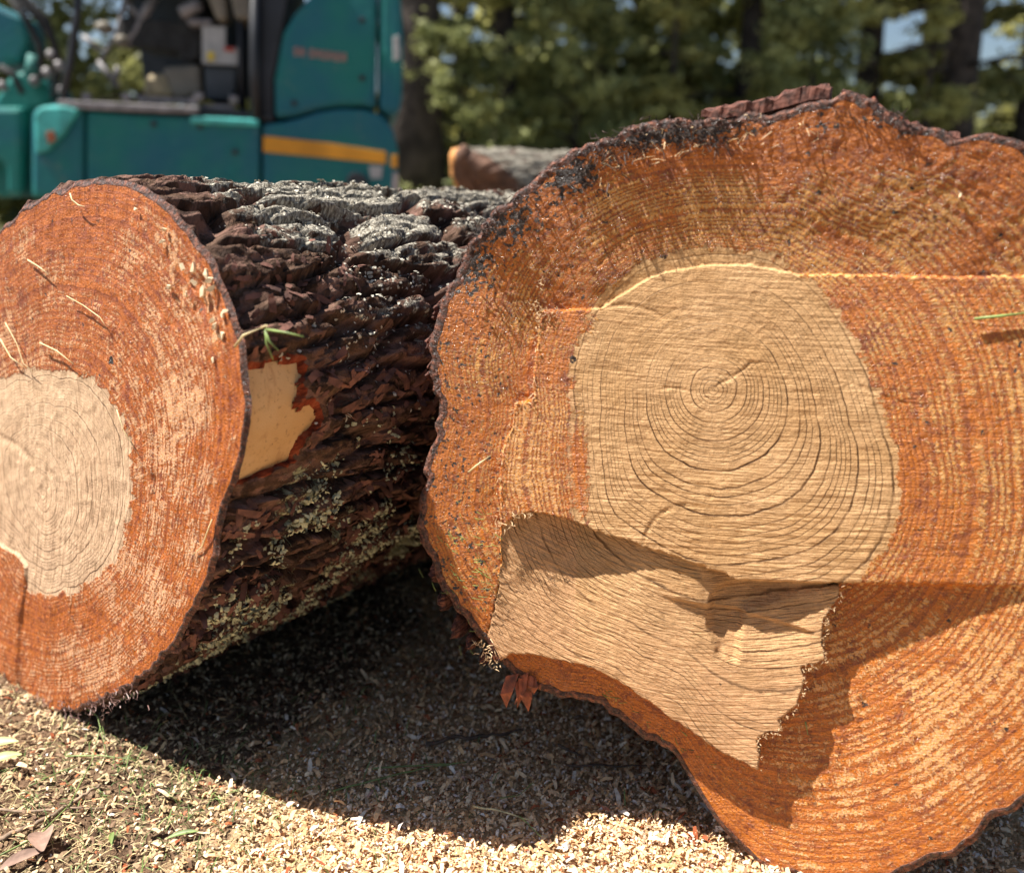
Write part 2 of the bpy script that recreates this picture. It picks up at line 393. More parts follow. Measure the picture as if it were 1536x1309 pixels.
# ------------------------------------------------------------------ big log
OUT2 = [(625,780),(622,800),(640,845),(652,880),(670,905),(690,940),(720,975),(735,1000),(760,1025),(790,1045),(830,1066),(870,1066),(900,1080),(930,1105),(975,1128),(1010,1150),(1035,1190),(1060,1235),(1090,1270),(1120,1300),(1170,1330),(1250,1342),(1340,1332),(1400,1305),(1450,1280),(1490,1245),(1536,1215),(1590,1170),(1640,1110),(1700,1020),(1750,900),(1775,760),(1775,600),(1740,450),(1680,340),(1600,262),(1536,220),(1510,207),(1475,197),(1440,207),(1400,195),(1345,183),(1310,158),(1262,146),(1245,152),(1200,163),(1150,172),(1110,176),(1060,176),(1010,178),(960,187),(900,207),(850,237),(800,267),(760,302),(715,347),(692,382),(676,422),(655,455),(648,490),(638,530),(643,570),(653,610),(648,650),(636,700),(632,735)]
HEART2 = [(960,400),(1010,383),(1060,375),(1110,377),(1160,387),(1195,410),(1232,440),(1262,480),(1290,530),(1318,600),(1330,650),(1345,690),(1347,750),(1335,800),(1305,850),(1250,890),(1180,905),(1100,915),(1020,900),(940,860),(885,820),(868,780),(862,740),(858,700),(860,620),(862,540),(880,480),(905,445)]
g0 = on_ground(1270, 1345)
L2 = Log(g0, (-.20, -.97, .14))
AX2 = np.array([.36, .93, .0]); AX2 /= np.linalg.norm(AX2)
big = thing('felled_log', (float(g0[0]), float(g0[1]) + .05, 0), 'largest log, resin-stained orange cut end with stepped saw cuts filling the right side', 'log')

ZA = [(2200,417),(1536,414),(1420,416),(1300,413),(1190,411),(1130,398),(1080,396),(1030,402),(990,410),(955,428),(925,448),(900,463),(860,465),(812,466),(806,500),(800,570),(798,602),(772,604),(768,640),(757,662),(750,700),(750,790),(750,850),(741,905),(728,960),(738,1000),(700,1200),(300,1200),(300,-200),(2200,-200)]
QP = [(750,792),(770,776),(800,768),(850,780),(900,800),(950,815),(1000,832),(1060,852),(1110,872),(1160,878),(1220,877),(1262,881),(1258,905),(1240,930),(1234,962),(1240,990),(1222,1000),(1205,1003),(1208,1030),(1198,1058),(1186,1070),(1170,1082),(1172,1100),(1150,1100),(1138,1110),(1141,1157),(1080,1130),(1010,1080),(940,1030),(880,1003),(800,986),(765,985),(738,1002),(728,960),(741,905),(750,850)]
UPPER_Q = QP[:12]
JAG = QP[11:26]; LOWB = QP[25:33]

def face2_fields(px, py, u, v):
    j = 5.0 * (fbm(px / 9, py / 9, 0, 2, 41) - .5); j2 = 5.0 * (fbm(px / 9, py / 9, 0, 2, 43) - .5)
    x, y = px + j, py + j2
    sA = sdf(x, y, ZA); sQ = sdf(x, y, QP)
    dA = np.maximum(-sA, 0)
    top = ss(-60, 60, (600 - py) + (px - 830) * .9 - 120)
    rise = (.000135 * top + .00010 * (1 - top)) * np.minimum(dA, 330)
    hA = -.006 + .003 * G(px, py, 1040, 410, 150, 60) - .007 * (1 - top) + rise
    hA = hA + .008 * np.exp(-((dA - 40) / 60.0)**2) * (fbm(px / 120, py / 120, 0, 2, 9) - .5)
    wA = ss(1.5, -1.5, sA)
    dU = poly_dist(x, y, UPPER_Q)
    aU = .006 + .030 * np.exp(-((px - 855) / 95.0)**2) + .013 * np.exp(-((px - 1150) / 70.0)**2) + .010 * ss(1040, 1100, px) * ss(1270, 1180, px)
    hQ = -aU * np.exp(-(dU / (95.0 + 70 * ss(1000, 800, px)))**1.4)
    # pocket below the second ledge and the little ridge leading to it
    d2 = poly_dist(x, y, [(1010,905),(1060,925),(1120,935),(1190,945)]); side = (py - (900 + (px - 1010) * .25))
    hQ = hQ - .006 * ss(-4, 4, side) * np.exp(-(d2 / 38)**2) * ss(960, 1040, px)
    pk = sdf(x, y, [(1062,905),(1072,884),(1110,876),(1250,878),(1262,884),(1180,905),(1120,925),(1108,1000),(1075,985),(1060,945)])
    hQ = hQ - .010 * ss(3, -12, pk)
    hQ = hQ + .0030 * (fbm(px / 90, py / 40, 0, 3, 77) - .5)
    wQ = ss(1.5, -1.5, sQ)
    below = ss(872, 884, y - .015 * (px - 1260)) * (px > 720)
    dJ = poly_dist(x, y, JAG); dB = poly_dist(x, y, LOWB); dE = poly_dist(x, y, [(1262,881),(1340,885),(1450,900)])
    outQ = (1 - wQ)
    hS = -.031 * np.exp(-(np.minimum(dJ, dB) / 210.0)**2)
    hS = np.minimum(hS, -.015 * np.exp(-(dE / 55)**2) * ss(1470, 1300, px))
    hS = np.minimum(hS, -.026 * ss(1180, 1120, px) * (py > 960))
    h = wA * hA
    body = wQ * hQ + outQ * below * hS
    h = np.where(sA > -2, h * wA + (1 - wA) * body, h)
    h = wA * hA + (1 - wA) * body
    # fine ledge line right of the pith and a saw arc low on the heart
    dl = poly_dist(x, y, [(990,580),(1060,590),(1130,545),(1180,535),(1260,565),(1340,600),(1400,612)])
    h = h - .0007 * ss(5, 0, dl) * ss(.35, .6, fbm(px / 40, py / 40, 0, 2, 12))
    for (ax, ay, ar, a0, a1) in ((1030,822,62,-175,-70),(1010,470,130,-150,-100),(935,560,100,-110,-50)):
        dd = np.hypot(px - ax, py - ay) - ar; an = np.degrees(np.arctan2(py - ay, px - ax))
        m = ss(a0 - 8, a0 + 8, an) * ss(a1 + 8, a1 - 8, an)
        h = h - .0009 * m * ss(-3, 1, dd) * ss(8, 2, dd)
    # saw ripple
    kv = np.where(wA > .5, v, v)
    h = h + .0011 * (fbm(u * 6, v * 150, 0, 2, 5) - .5) * ss(700, 820, py) * (1 - wQ) * (1 - below)
    h = h + .0016 * (fbm(u * 30, v * 30, 0, 4, 6) - .5) + .0010 * (fbm(u * 160, v * 160, 0, 2, 16) - .5)
    # pits in the resin zone
    return h, wA, wQ, sA, sQ, below, dJ, dB

def build_log(log, root, out_px, pith_px, heart_px, nth, fr, tb, fields, fmat, nring_h, nring_s, th, axis, shape, bseed, bkw, rimw, attrfn, battr, edge_drop=1.0):
    pit = log.uv([pith_px])[0]
    Ro = resample_polar(log.uv(out_px), pit, th); Rh = resample_polar(log.uv(heart_px), pit, th)
    nt = len(th); Rm = Ro.mean()
    circ = np.concatenate([[0], np.cumsum(np.hypot(np.diff(Ro * np.cos(th)), np.diff(Ro * np.sin(th))))])
    S, T = np.meshgrid(circ, tb)                       # rows along the axis, columns around
    bh, plate, lay = bark_height(S, T, bseed, **bkw)
    # hide the seam where the outline closes
    bh = bh * 1.0; bh[:, -1] = bh[:, 0]
    kk = np.hanning(13); kk /= kk.sum(); d0 = bh[0] * edge_drop
    disp0 = np.convolve(np.concatenate([d0[-7:-1], d0, d0[1:7]]), kk, 'valid')
    Rr = Ro + disp0
    f = fr[:, None]; rr = Rr[None, :] * f
    U = pit[0] + rr * np.cos(th); V = pit[1] + rr * np.sin(th)
    P = log.P(U, V)
    px, py = proj(P)
    H, info = fields(px, py, U, V)
    H = H * ss(0, .02, f) + (1 - ss(0, .02, f)) * H[0, 0]
    edge = ss(.985, 1.0, f) * .004
    H = H - edge
    P = log.P(U, V, H)
    # ring phase: circular near the pith, heart outline, then the trunk outline
    Rhc = Rh * .0 + Rh
    q = np.clip(rr / Rh, 0, 1); meanR = Rh.mean()
    Rb = meanR * (1 - ss(.1, .8, q)) + Rh * ss(.1, .8, q)
    inner = np.clip(rr / Rb, 0, 1.0)
    outer = np.clip((rr - Rh) / np.maximum(Ro - Rh, .01), 0, 1.2)
    rho = np.where(rr < Rh, inner**.85 * nring_h, nring_h + outer * nring_s)
    wobx, woby = np.cos(th)[None, :] * np.ones_like(f), np.sin(th)[None, :] * np.ones_like(f)
    rho = rho + .5 * (fbm(wobx * 1.5 + 9, woby * 1.5, rho * .10, 2, 31) - .5) * ss(0, 4, rho) + .16 * (fbm(U * 22, V * 22, 0, 2, 35) - .5) + .5 * np.sin(rho * .55) + .35 * np.sin(rho * 1.31 + 1)
    at = attrfn(px, py, U, V, rr, Rh, Ro, th, info, f)
    at = {k: np.asarray(a, np.float32) for k, a in at.items()}
    at['ring'] = rho; at['pc'] = np.stack([U, V, np.zeros_like(U)], -1); at['cs'] = np.stack([wobx, woby, np.zeros_like(U)], -1)
    at['rim'] = ss(rimw[0], rimw[1], (Rr[None, :] - rr))
    nr = len(fr)
    def flat(a): a = np.asarray(a); return a.reshape(nr * nt, *a.shape[2:])
    base = np.array(root['base'])
    me = mesh_np('cut_face', flat(P) - base, grid_faces(nr, nt), fmat, {k: flat(a) for k, a in at.items()})
    link('cut_face', me, root)
    # bark
    cb = log.P(np.array(pit[0]), np.array(pit[1]))
    dirs = np.cos(th)[:, None] * log.eu + np.sin(th)[:, None] * log.ev
    rim3 = P[-1]
    tt = T[..., None]; ramp = ss(0, .012, T)
    Dh = (bh - disp0[None, :]) * ss(0, .007, T)
    B = rim3[None] + axis * tt + dirs[None] * (Dh * 1.0)[..., None]
    B = shape(B, T, cb, dirs, Ro)
    bx, by = proj(B)
    ba = battr(bx, by, S, T, bh, plate, lay, B, th)
    ba['bc'] = np.stack([S, T, np.zeros_like(S)], -1); ba['h'] = plate; ba['lay'] = lay
    keep = ba.pop('keep', None); B = ba.pop('B', B)
    nb = len(tb); F = grid_faces(nb, nt)[:, ::-1]
    if keep is not None:
        kv = keep.reshape(-1); F = F[kv[F].all(1)]
    me = mesh_np('bark', B.reshape(-1, 3) - base, F, MBARK, {k: np.asarray(a).reshape(nb * nt, *np.shape(a)[2:]) for k, a in ba.items()})
    link('bark', me, root)
    m = MB(); ring = [Vector(B[-1, i] - base) for i in range(0, nt - 1, 12)]; m.add(ring, [tuple(range(len(ring)))])
    me = m.mesh('back_end', MB_END); link('back_end', me, root)
    return dict(pit=pit, P=P, px=px, py=py, B=B, bx=bx, by=by, Ro=Ro)

MB_END = simple('sawn_back_end', (.55, .36, .19), .8)

nth2 = 1400
a0 = 0.35
th2 = np.linspace(a0 - 2 * np.pi, a0, nth2); th2 = (th2)  # seam outside the frame, upper right
th2w = np.where(th2 < -np.pi, th2 + 2 * np.pi, th2)
fr2 = np.concatenate([np.linspace(0.0005, 1, 315)])

def fields2(px, py, U, V):
    h, wA, wQ, sA, sQ, below, dJ, dB = face2_fields(px, py, U, V)
    return h, (wA, wQ, sA, sQ, below, dJ, dB)
def G(px, py, x, y, sx, sy): return np.exp(-((px - x) / sx)**2 - ((py - y) / sy)**2)
def attr2(px, py, U, V, rr, Rh, Ro, th, info, f):
    wA, wQ, sA, sQ, below, dJ, dB = info
    hs = sdf(px, py, HEART2)
    heart = ss(22, -16, hs + 26 * (fbm(px / 14, py / 14, 0, 3, 3) - .5))
    heart = np.maximum(heart, wQ)
    # orange wedge of resin at the left side of the heart, upper part of the fresh ledge
    stain = .75 * G(px, py, 868, 700, 26, 90) + .8 * G(px, py, 850, 480, 45, 30) + .5 * wQ * G(px, py, 785, 800, 50, 35) + .55 * wQ * ss(60, 0, poly_dist(px, py, LOWB)) * .3
    stain = stain + .9 * wQ * G(px, py, 765, 1000, 35, 14)
    stain = stain + .42 * np.exp(-((hs + 10) / 16)**2) * (1 - wQ)
    mixm = .59 + .05 * wA + .46 * (fbm(px / 70, py / 70, 0, 3, 61) - .5)
    mixm += .12 * G(px, py, 800, 650, 50, 160) * (1 - wA) + .16 * G(px, py, 775, 700, 30, 100) * (1 - wA)
    mixm += .06 * ss(900, 1300, py) + .12 * G(px, py, 1440, 1050, 110, 130)
    mixm += .12 * np.exp(-(sA / 2.0)**2)  # paler line along the step edge, painting in its sunlit highlight
    mixm -= .30 * G(px, py, 1000, 210, 150, 40) + .25 * G(px, py, 1170, 250, 60, 40)
    mixm += .10 * G(px, py, 1100, 320, 130, 70) + .10 * G(px, py, 1390, 320, 60, 40)
    mixm -= .35 * G(px, py, 1400, 950, 90, 60) * 0 + .30 * G(px, py, 1370, 700, 25, 90)
    mixm -= .22 * ss(14, 2, (Ro[None, :] - rr) * 1300 / 8) * 1.0
    mixm -= .25 * wQ * 0 + .30 * ss(1200, 1120, px) * ss(960, 1010, py) * (1 - wQ) * .6
    dirt = .70 * G(px, py, 985, 208, 75, 20) + .65 * G(px, py, 1070, 200, 40, 16) + .7 * G(px, py, 1330, 185, 60, 22) + .6 * G(px, py, 1140, 200, 30, 18) + .55 * G(px, py, 860, 270, 60, 40)
    dirt += .42 * G(px, py, 760, 330, 60, 50) + .36 * G(px, py, 700, 400, 40, 40) + .45 * G(px, py, 1225, 190, 40, 40)
    dirt += (.30 + .16 * ss(800, 660, px)) * wA * ss(1250, 700, px) + .6 * G(px, py, 1530, 520, 22, 22) + .8 * G(px, py, 858, 538, 8, 10) + .12
    dirt += .4 * G(px, py, 1065, 1025, 35, 12) * wQ + .3 * G(px, py, 1075, 900, 25, 20)
    dirt = dirt * (1 - .85 * ss(8, -8, hs) * (1 - wQ) * (np.hypot(px - 858, py - 538) > 20))
    speck = .06 + .75 * wA * .5 * ss(1000, 700, px) + .25 * wA + .06 * ss(1200, 1400, px) * (1 - wQ)
    speck = speck * (1 - heart)
    pink = np.clip(.15 + .75 * ss(800, 1100, py) + .5 * (px < 860) * (1 - wA) * (py > 560) - .3 * wA, 0, 1)
    # kerf direction coordinates
    du = px - 1120; dv = py - 300
    rq = np.hypot(du, dv); aq = np.arctan2(du, dv)
    kx = np.where(wQ > .5, aq * 9, (px + .1 * py) * .012); ky = np.where(wQ > .5, rq * .26, (py - .04 * px + 14 * np.sin(px / 260.)) * .16)
    ker = np.stack([kx, ky, np.zeros_like(kx)], -1)
    kamp = .45 + .7 * ss(650, 820, py) * heart + .5 * wQ - .30 * wA
    grow = ss(420, 700, py) * .8 + .2 + .3 * G(px, py, 1075, 600, 110, 110)
    return dict(heart=heart, stain=stain, mixm=np.clip(mixm, 0, 1), dirt=np.clip(dirt, 0, 1), speck=speck, pink=pink, ker=ker, kamp=kamp, grow=grow)
def shape2(B, T, cb, dirs, Ro):
    # butt swell: the trunk narrows behind the cut and rises off the ground a little
    c = cb + AX2 * T[..., None]
    s = 1 - .19 * (1 - np.exp(-T / .22)) - .03 * T
    s = s[..., None]
    c2 = c.copy(); c2[..., 2] = np.minimum(c[..., 2], .44)
    return c2 + (B - c2) * s
def battr2(bx, by, S, T, bh, plate, lay, B, th):
    nz = fbm(S * 6, T * 6, 0, 2, 88)
    return dict(grey=np.clip(.25 + .5 * ss(.02, .12, T) * (nz), 0, 1), green=np.zeros_like(T) + .15, edge=.75 * ss(.05, .0, T) * np.clip(nz + .35, 0, 1))
tb2 = np.concatenate([np.linspace(0, .12, 46), .12 + np.cumsum(np.geomspace(.004, .12, 34))]); tb2 = tb2[tb2 < 2.6]
info2 = build_log(L2, big, OUT2, (1070, 585), HEART2, nth2, fr2, tb2, fields2, MF2, 31, 30, th2, AX2, shape2, 300, dict(fiss=.010, cs=.05, ct=.13), (.014, .008), attr2, battr2, .5)

# ------------------------------------------------------------------ second log
OUT1 = [(0,340),(30,312),(60,292),(95,274),(130,266),(170,264),(210,277),(250,302),(285,345),(312,385),(340,430),(357,475),(369,520),(374,560),(378,600),(374,650),(360,710),(346,750),(336,800),(325,850),(302,900),(280,945),(250,985),(215,1020),(170,1048),(130,1064),(90,1074),(50,1068),(0,1052),(-60,1010),(-120,930),(-165,820),(-180,700),(-160,560),(-110,440),(-50,372)]
HEART1 = [(0,573),(40,560),(90,555),(138,568),(165,600),(190,650),(195,720),(186,790),(175,830),(140,870),(100,890),(50,887),(25,872),(10,840),(-20,812),(-60,790),(-80,720),(-65,640),(-35,592)]
g1 = on_ground(90, 1074)
L1 = Log(g1, (-.655, -.755, .05))
AX1 = np.array([.585, .81, 0]); AX1 /= np.linalg.norm(AX1)
small = thing('felled_log', (float(g1[0]), float(g1[1]), 0), 'lichen-crusted grey and brown log at left, patch of bark torn off beside its cut end', 'log')
PATCH = [(384,552),(405,544),(448,540),(456,560),(446,572),(452,588),(440,606),(452,614),(466,604),(478,624),(468,640),(452,652),(444,668),(434,690),(405,700),(380,712),(345,727),(330,700),(340,600),(350,552)]
def fields1(px, py, U, V):
    h = .010 * (fbm(U * 5, V * 5, 0, 3, 205) - .5)
    d = poly_dist(px, py, [(-40,640),(0,655),(25,670),(44,690),(46,700)]); h = h - .002 * ss(8, 0, d) * (py > 0)
    s = sdf(px, py, [(-200,800),(0,815),(30,832),(42,850),(40,880),(32,930),(28,1100),(-200,1100)])
    h = h + .004 * ss(2, -2, s)
    h = h + .0030 * (fbm(px / 5.0, py / 60, 0, 2, 207) - .5) * ss(180, 240, px) * ss(480, 600, py) * ss(960, 800, py)
    h = h + .0018 * (fbm(px / 7.0, py / 90, 0, 2, 209) - .5)
    h = h + .0034 * (fbm(U * 60, V * 60, 0, 4, 208) - .5)
    # chipped hollow near the upper right rim
    h = h - .010 * G(px, py, 290, 440, 45, 70) * fbm(U * 40, V * 40, 0, 3, 210)
    return h, None
def attr1(px, py, U, V, rr, Rh, Ro, th, info, f):
    hs = sdf(px, py, HEART1)
    low = sdf(px, py, [(-200,812),(0,818),(28,832),(40,850),(40,880),(30,900),(-200,900)])
    heart = ss(16, -12, hs + 18 * (fbm(px / 12, py / 12, 0, 3, 3) - .5)) * ss(-3, 3, low)
    mixm = .60 + .46 * (fbm(px / 45, py / 60, 0, 3, 62) - .5) + .18 * G(px, py, 270, 660, 60, 150) + .18 * G(px, py, 150, 980, 60, 60) + .10 * G(px, py, 200, 900, 60, 60)
    mixm -= .35 * ss(35, 5, (Ro[None, :] - rr) * 1000) + .28 * G(px, py, 90, 930, 60, 30) + .3 * G(px, py, 330, 820, 20, 70) + .25 * G(px, py, 100, 330, 90, 40) + .2 * G(px, py, 340, 640, 18, 120)
    dirt = .10 + .35 * G(px, py, 160, 1055, 70, 22) + .3 * ss(22, 4, (Ro[None, :] - rr) * 1000) + .9 * G(px, py, 166, 540, 5, 12)
    speck = .06 * (1 - heart) + .0 * px
    ker = np.stack([px * .30 + 6 * np.sin(py / 160.), py * .012, np.zeros_like(px)], -1)
    return dict(heart=heart, stain=.55 * G(px, py, 190, 800, 20, 40), mixm=np.clip(mixm, 0, 1), dirt=np.clip(dirt, 0, 1), speck=speck, pink=np.clip(.45 + .3 * ss(500, 800, py), 0, 1) + 0 * px,
                ker=ker, kamp=1.1 + .2 * (1 - heart), grow=.60 + .4 * ss(760, 860, py))
def shape1(B, T, cb, dirs, Ro):
    c = cb + AX1 * T[..., None]
    c[..., 2] = 0.0
    s = (1 - .030 * T)[..., None]
    return c + (B - c) * s
def battr1(bx, by, S, T, bh, plate, lay, B, th):
    nz = fbm(S * 5, T * 4, 0, 3, 88)
    # weathered grey on the upper side, greenish lichen on the flank
    thv = th[None, :] * np.ones_like(T); up = ss(R(5), R(50), thv)
    side = ss(R(35), R(5), thv)
    vis = np.ones_like(T)
    grey = np.clip((.64 + 1.1 * (fbm(S * 14, T * 4, 0, 3, 89) - .5)) * up * ss(.0, .10, T) + .22 * ss(.02, .3, T), 0, 1)
    green = np.clip(side * (.66 + .9 * (fbm(S * 9, T * 9, 0, 3, 90) - .5)) * ss(.0, .06, T) + .12 * up, 0, 1)
    jx = 9 * (fbm(bx / 9, by / 9, 0, 3, 91) - .5)
    dv = (np.cos(th)[:, None] * L1.eu + np.sin(th)[:, None] * L1.ev)[None]
    bx, by = proj(B - dv * (bh + .012)[..., None])
    sp = sdf(bx + jx, by - jx * .6, PATCH)
    near = T < .40
    sp = np.where(near & (by > 480), sp, 99.0)
    edge = ss(13, 0, sp + 12 * (fbm(bx / 7, by / 7, 0, 2, 94) - .5)) * (sp < 40)
    # the bark edge round the torn patch steps down to the bare wood
    drop = ss(5, 0, sp)[..., None]
    cen = B.mean(1, keepdims=True)
    dirc = B - cen; dirc /= np.linalg.norm(dirc, axis=-1, keepdims=True)
    fl = (ss(45, 8, sp) * ss(0, .01, T))[..., None]
    B2 = B - dirc * ((bh + .009)[..., None] * fl * .8) - dirc * drop * .014
    rimc = .40 * ss(.020, .004, T) * np.clip(nz + .2, 0, 1)
    return dict(grey=grey, green=green, edge=np.maximum(edge, rimc), keep=sp > -3, B=B2)
va = np.linspace(R(-140), R(118), 640); vb = np.linspace(R(118), R(220), 60)[1:]
th1 = np.concatenate([va, vb])
th1[-1] = th1[0] + 2 * np.pi
tb1 = np.concatenate([np.linspace(0, .30, 100), .30 + np.cumsum(np.linspace(.0034, .0055, 215)), ]); tb1 = np.concatenate([tb1, tb1[-1] + np.cumsum(np.geomspace(.008, .12, 24))])
fr1 = np.linspace(.0008, 1, 250)
info1 = build_log(L1, small, OUT1, (62, 735), HEART1, len(th1), fr1, tb1, fields1, MF1, 27, 28, th1, AX1, shape1, 500, dict(fiss=.026, cs=.046, ct=.20), (.011, .006), attr1, battr1, .3)

# bare wood under the torn bark: a smooth shell just below the bark surface
def bare_mat():
    t = NT('bare_wood'); c = t.coord()
    v = t.VM('MULTIPLY', c, (1, 1, 1)); n = t.noise(v, 14, 4); f = t.noise(v, 130, 4, .7)
    col = t.mix(t.mr(n, .35, .65), (.66, .44, .22), (.60, .36, .15))
    col = t.mix(t.M('MULTIPLY', t.mr(f, .56, .70), .7), col, (.30, .15, .06))
    st = t.noise(t.VM('MULTIPLY', c, (1, 1, .25)), 60, 4, .7); col = t.mix(t.mr(st, .55, .7, 0, .5), col, (.42, .20, .08))
    sp = t.mr(t.noise(v, 210, 3, .6), .68, .72)
    col = t.mix(sp, col, (.05, .03, .02))
    return t.fin(col, .38, t.bump(t.M('ADD', f, t.noise(v, 500, 2)), .0005))
MBARE = bare_mat()
jm = (info1['bx'] > 300) & (info1['bx'] < 520) & (info1['by'] > 500) & (info1['by'] < 760)
ti = np.where(jm[:110].any(0))[0]; i0, i1 = ti.min(), ti.max()
rows = np.arange(0, 112, 2); cols = np.arange(i0, i1 + 1, 4)
pth = th1[cols]; dirs = np.cos(pth)[:, None] * L1.eu + np.sin(pth)[:, None] * L1.ev
Ron = info1['Ro'][cols]
cb = L1.P(np.array(info1['pit'][0]), np.array(info1['pit'][1]))
Tp = tb1[rows][:, None, None] + .003
Bp = cb + AX1 * Tp + dirs[None] * (Ron[None, :, None] - .021)
bxp, byp = proj(Bp); spp = sdf(bxp, byp, PATCH)
F = grid_faces(len(rows), len(cols))[:, ::-1]; kv = (spp < 15).reshape(-1); F = F[kv[F].all(1)]
me = mesh_np('bare_wood', Bp.reshape(-1, 3) - np.array(small['base']), F, MBARE)
tag(link('bare_wood', me, small), 'smooth pale wood laid bare where bark tore away')

# splinters, bark flakes, lichen -- small real geometry on the logs
MFIB = simple('wood_fibre', (.72, .52, .30), .8, .2, 60)
MRED = simple('inner_bark', (.11, .040, .026), .85, .65, 90, bumpd=.002, bscale=150)
MLICH = simple('lichen', (.50, .50, .33), .95, .35, 90)
MLICHG = simple('grey_lichen', (.52, .48, .39), .95, .35, 90)
MSOOT = simple('dark_debris', (.06, .04, .03), .7, .7, 120)
def scraps(name, centers, normals, size, mat, root, label=None, asp=1.0, lift=.3, kind='stuff', curl=.4, seed=1):
    """many little curled three-sided leaves of matter, joined in one part"""
    g = np.random.default_rng(seed); n = len(centers)
    N = normals / np.linalg.norm(normals, axis=1, keepdims=True)
    r = g.normal(size=(n, 3)); a = np.cross(N, r); a /= np.linalg.norm(a, axis=1, keepdims=True); b = np.cross(N, a)
    tl = g.uniform(-lift, lift, (n, 1)); a2 = a * np.cos(tl) + N * np.sin(tl)
    tl = g.uniform(-lift, lift, (n, 1)); b2 = b * np.cos(tl) + N * np.sin(tl)
    s = size * g.uniform(.45, 1.4, (n, 1)); sa = s * g.uniform(.6, 1.3, (n, 1)) * asp; c = centers
    k = curl * s
    V = np.stack([c - a2 * sa - b2 * s * .5, c - b2 * s * .55 + N * k * .9, c + a2 * sa - b2 * s * .3, c + a2 * sa * .9 + b2 * s * .4, c + b2 * s * .6 + N * k, c - a2 * sa * .8 + b2 * s * .5], 1)
    F = (np.arange(n)[:, None, None] * 6 + np.array([[0, 1, 4, 5], [1, 2, 3, 4]])[None]).reshape(-1, 4)
    V = V.reshape(-1, 3)
    if root is not None: V = V - np.array(root['base'])
    me = mesh_np(name, V, F, mat, {'rnd': np.repeat(g.random(n), 6)}, smooth=False)
    o = link(name, me, root)
    if kind: o['kind'] = kind
    if label: o['label'] = label
    return o
def grid_normals(P):
    du = np.gradient(P, axis=1); dv = np.gradient(P, axis=0); n = np.cross(dv, du); return n / (np.linalg.norm(n, axis=-1, keepdims=True) + 1e-12)
B = info1['B']; BN = grid_normals(B); cen = B.mean(1, keepdims=True)
sgn = np.sign(((B - cen) * BN).sum(-1, keepdims=True)); BN = BN * sgn
nrow, ncol = B.shape[:2]
S1 = np.concatenate([[0], np.cumsum(np.linalg.norm(np.diff(B[0], axis=0), axis=1))])
def pick(nn, prob):
    out = []
    g = np.random.default_rng(nn)
    while sum(map(len, out)) < nn:
        r = g.integers(2, 315, 20000); c = g.integers(0, 639, 20000)
        p = prob(r, c); k = g.random(20000) < p; out.append(np.stack([r[k], c[k]], 1))
    return np.concatenate(out)[:nn]
def pgreen(r, c):
    t = th1[c]; x = fbm(S1[c] * 16, tb1[r] * 14, 0, 4, 90)
    spx = sdf(info1['bx'][r, c], info1['by'][r, c], PATCH)
    return ss(.53, .60, x) * ss(R(20), R(0), t) * ss(R(-115), R(-90), t) * (spx > 12) * np.where(tb1[r] > .02, 1, 0)
k = pick(15000, pgreen)
scraps('lichen', B[k[:, 0], k[:, 1]] + BN[k[:, 0], k[:, 1]] * .002, BN[k[:, 0], k[:, 1]], .0036, MLICH, small, 'pale green lichen tufts on the shaded flank', lift=.9, curl=.6, seed=3)
def pgrey(r, c):
    t = th1[c]; x = fbm(S1[c] * 20, tb1[r] * 10, 0, 4, 95)
    return ss(.48, .60, x) * ss(R(5), R(35), t) * ss(.03, .18, tb1[r])
k = pick(4000, pgrey)
scraps('grey_lichen', B[k[:, 0], k[:, 1]] + BN[k[:, 0], k[:, 1]] * .0015, BN[k[:, 0], k[:, 1]], .0026, MLICHG, small, 'grey crusty lichen on the sunlit top', lift=.6, curl=.4, seed=4)
def pflk(r, c):
    t = th1[c]; x = fbm(S1[c] * 11, tb1[r] * 7, 0, 4, 97)
    spx = sdf(info1['bx'][r, c], info1['by'][r, c], PATCH)
    return ss(.45, .60, x) * ss(R(-120), R(-60), t) * ss(R(45), R(20), t) * (spx > 12)
k = pick(5000, pflk)
scraps('bark_scale', B[k[:, 0], k[:, 1]] + BN[k[:, 0], k[:, 1]] * .0015, BN[k[:, 0], k[:, 1]], .0062, MBARK_F := simple('bark_scale', (.15, .065, .045), .9, .55, 35, bumpd=.002, bscale=120), small, 'thin loose scales of reddish brown bark', asp=1.6, lift=.28, curl=.15, seed=5)

# fibres torn up along the saw steps of the big log
def fibres(name, pts, n, ln, rad, root, log, hoff, mat, seed, spread=4, dirv=None, label=None):
    g = random.Random(seed); m = MB()
    seg = [(pts[i], pts[i + 1], math.dist(pts[i], pts[i + 1])) for i in range(len(pts) - 1)]
    tot = sum(s[2] for s in seg)
    for _ in range(n):
        d = g.random() * tot
        for a, b, l in seg:
            if d <= l: break
            d -= l
        x = a[0] + (b[0] - a[0]) * d / l + g.gauss(0, spread); y = a[1] + (b[1] - a[1]) * d / l + g.gauss(0, spread)
        p = Vector(log.pt(x, y, hoff + g.uniform(-.001, .002))); L = ln * g.uniform(.4, 1.6)
        dv = Vector(log.eu) * g.gauss(0, 1) + Vector(log.ev) * g.gauss(-.2, 1) + Vector(log.n) * g.uniform(0, .7)
        if dirv: dv += Vector(log.eu) * dirv[0] + Vector(log.ev) * dirv[1]
        dv.normalize(); bnd = Vector((g.gauss(0, 1), g.gauss(0, 1), g.gauss(0, 1))) * L * .2
        m.tube([p, p + dv * L * .5 + bnd, p + dv * L], [rad, rad * .9, rad * .3], 3)
    o = m.build(name, mat, root); o['kind'] = 'stuff'
    if label: o['label'] = label
    return o
fibres('splinters', [(742,800),(755,785),(770,772),(800,768)], 40, .006, .0005, big, L2, .001, MFIB, 1, 5, label='pale fibres torn up where two saw cuts meet')
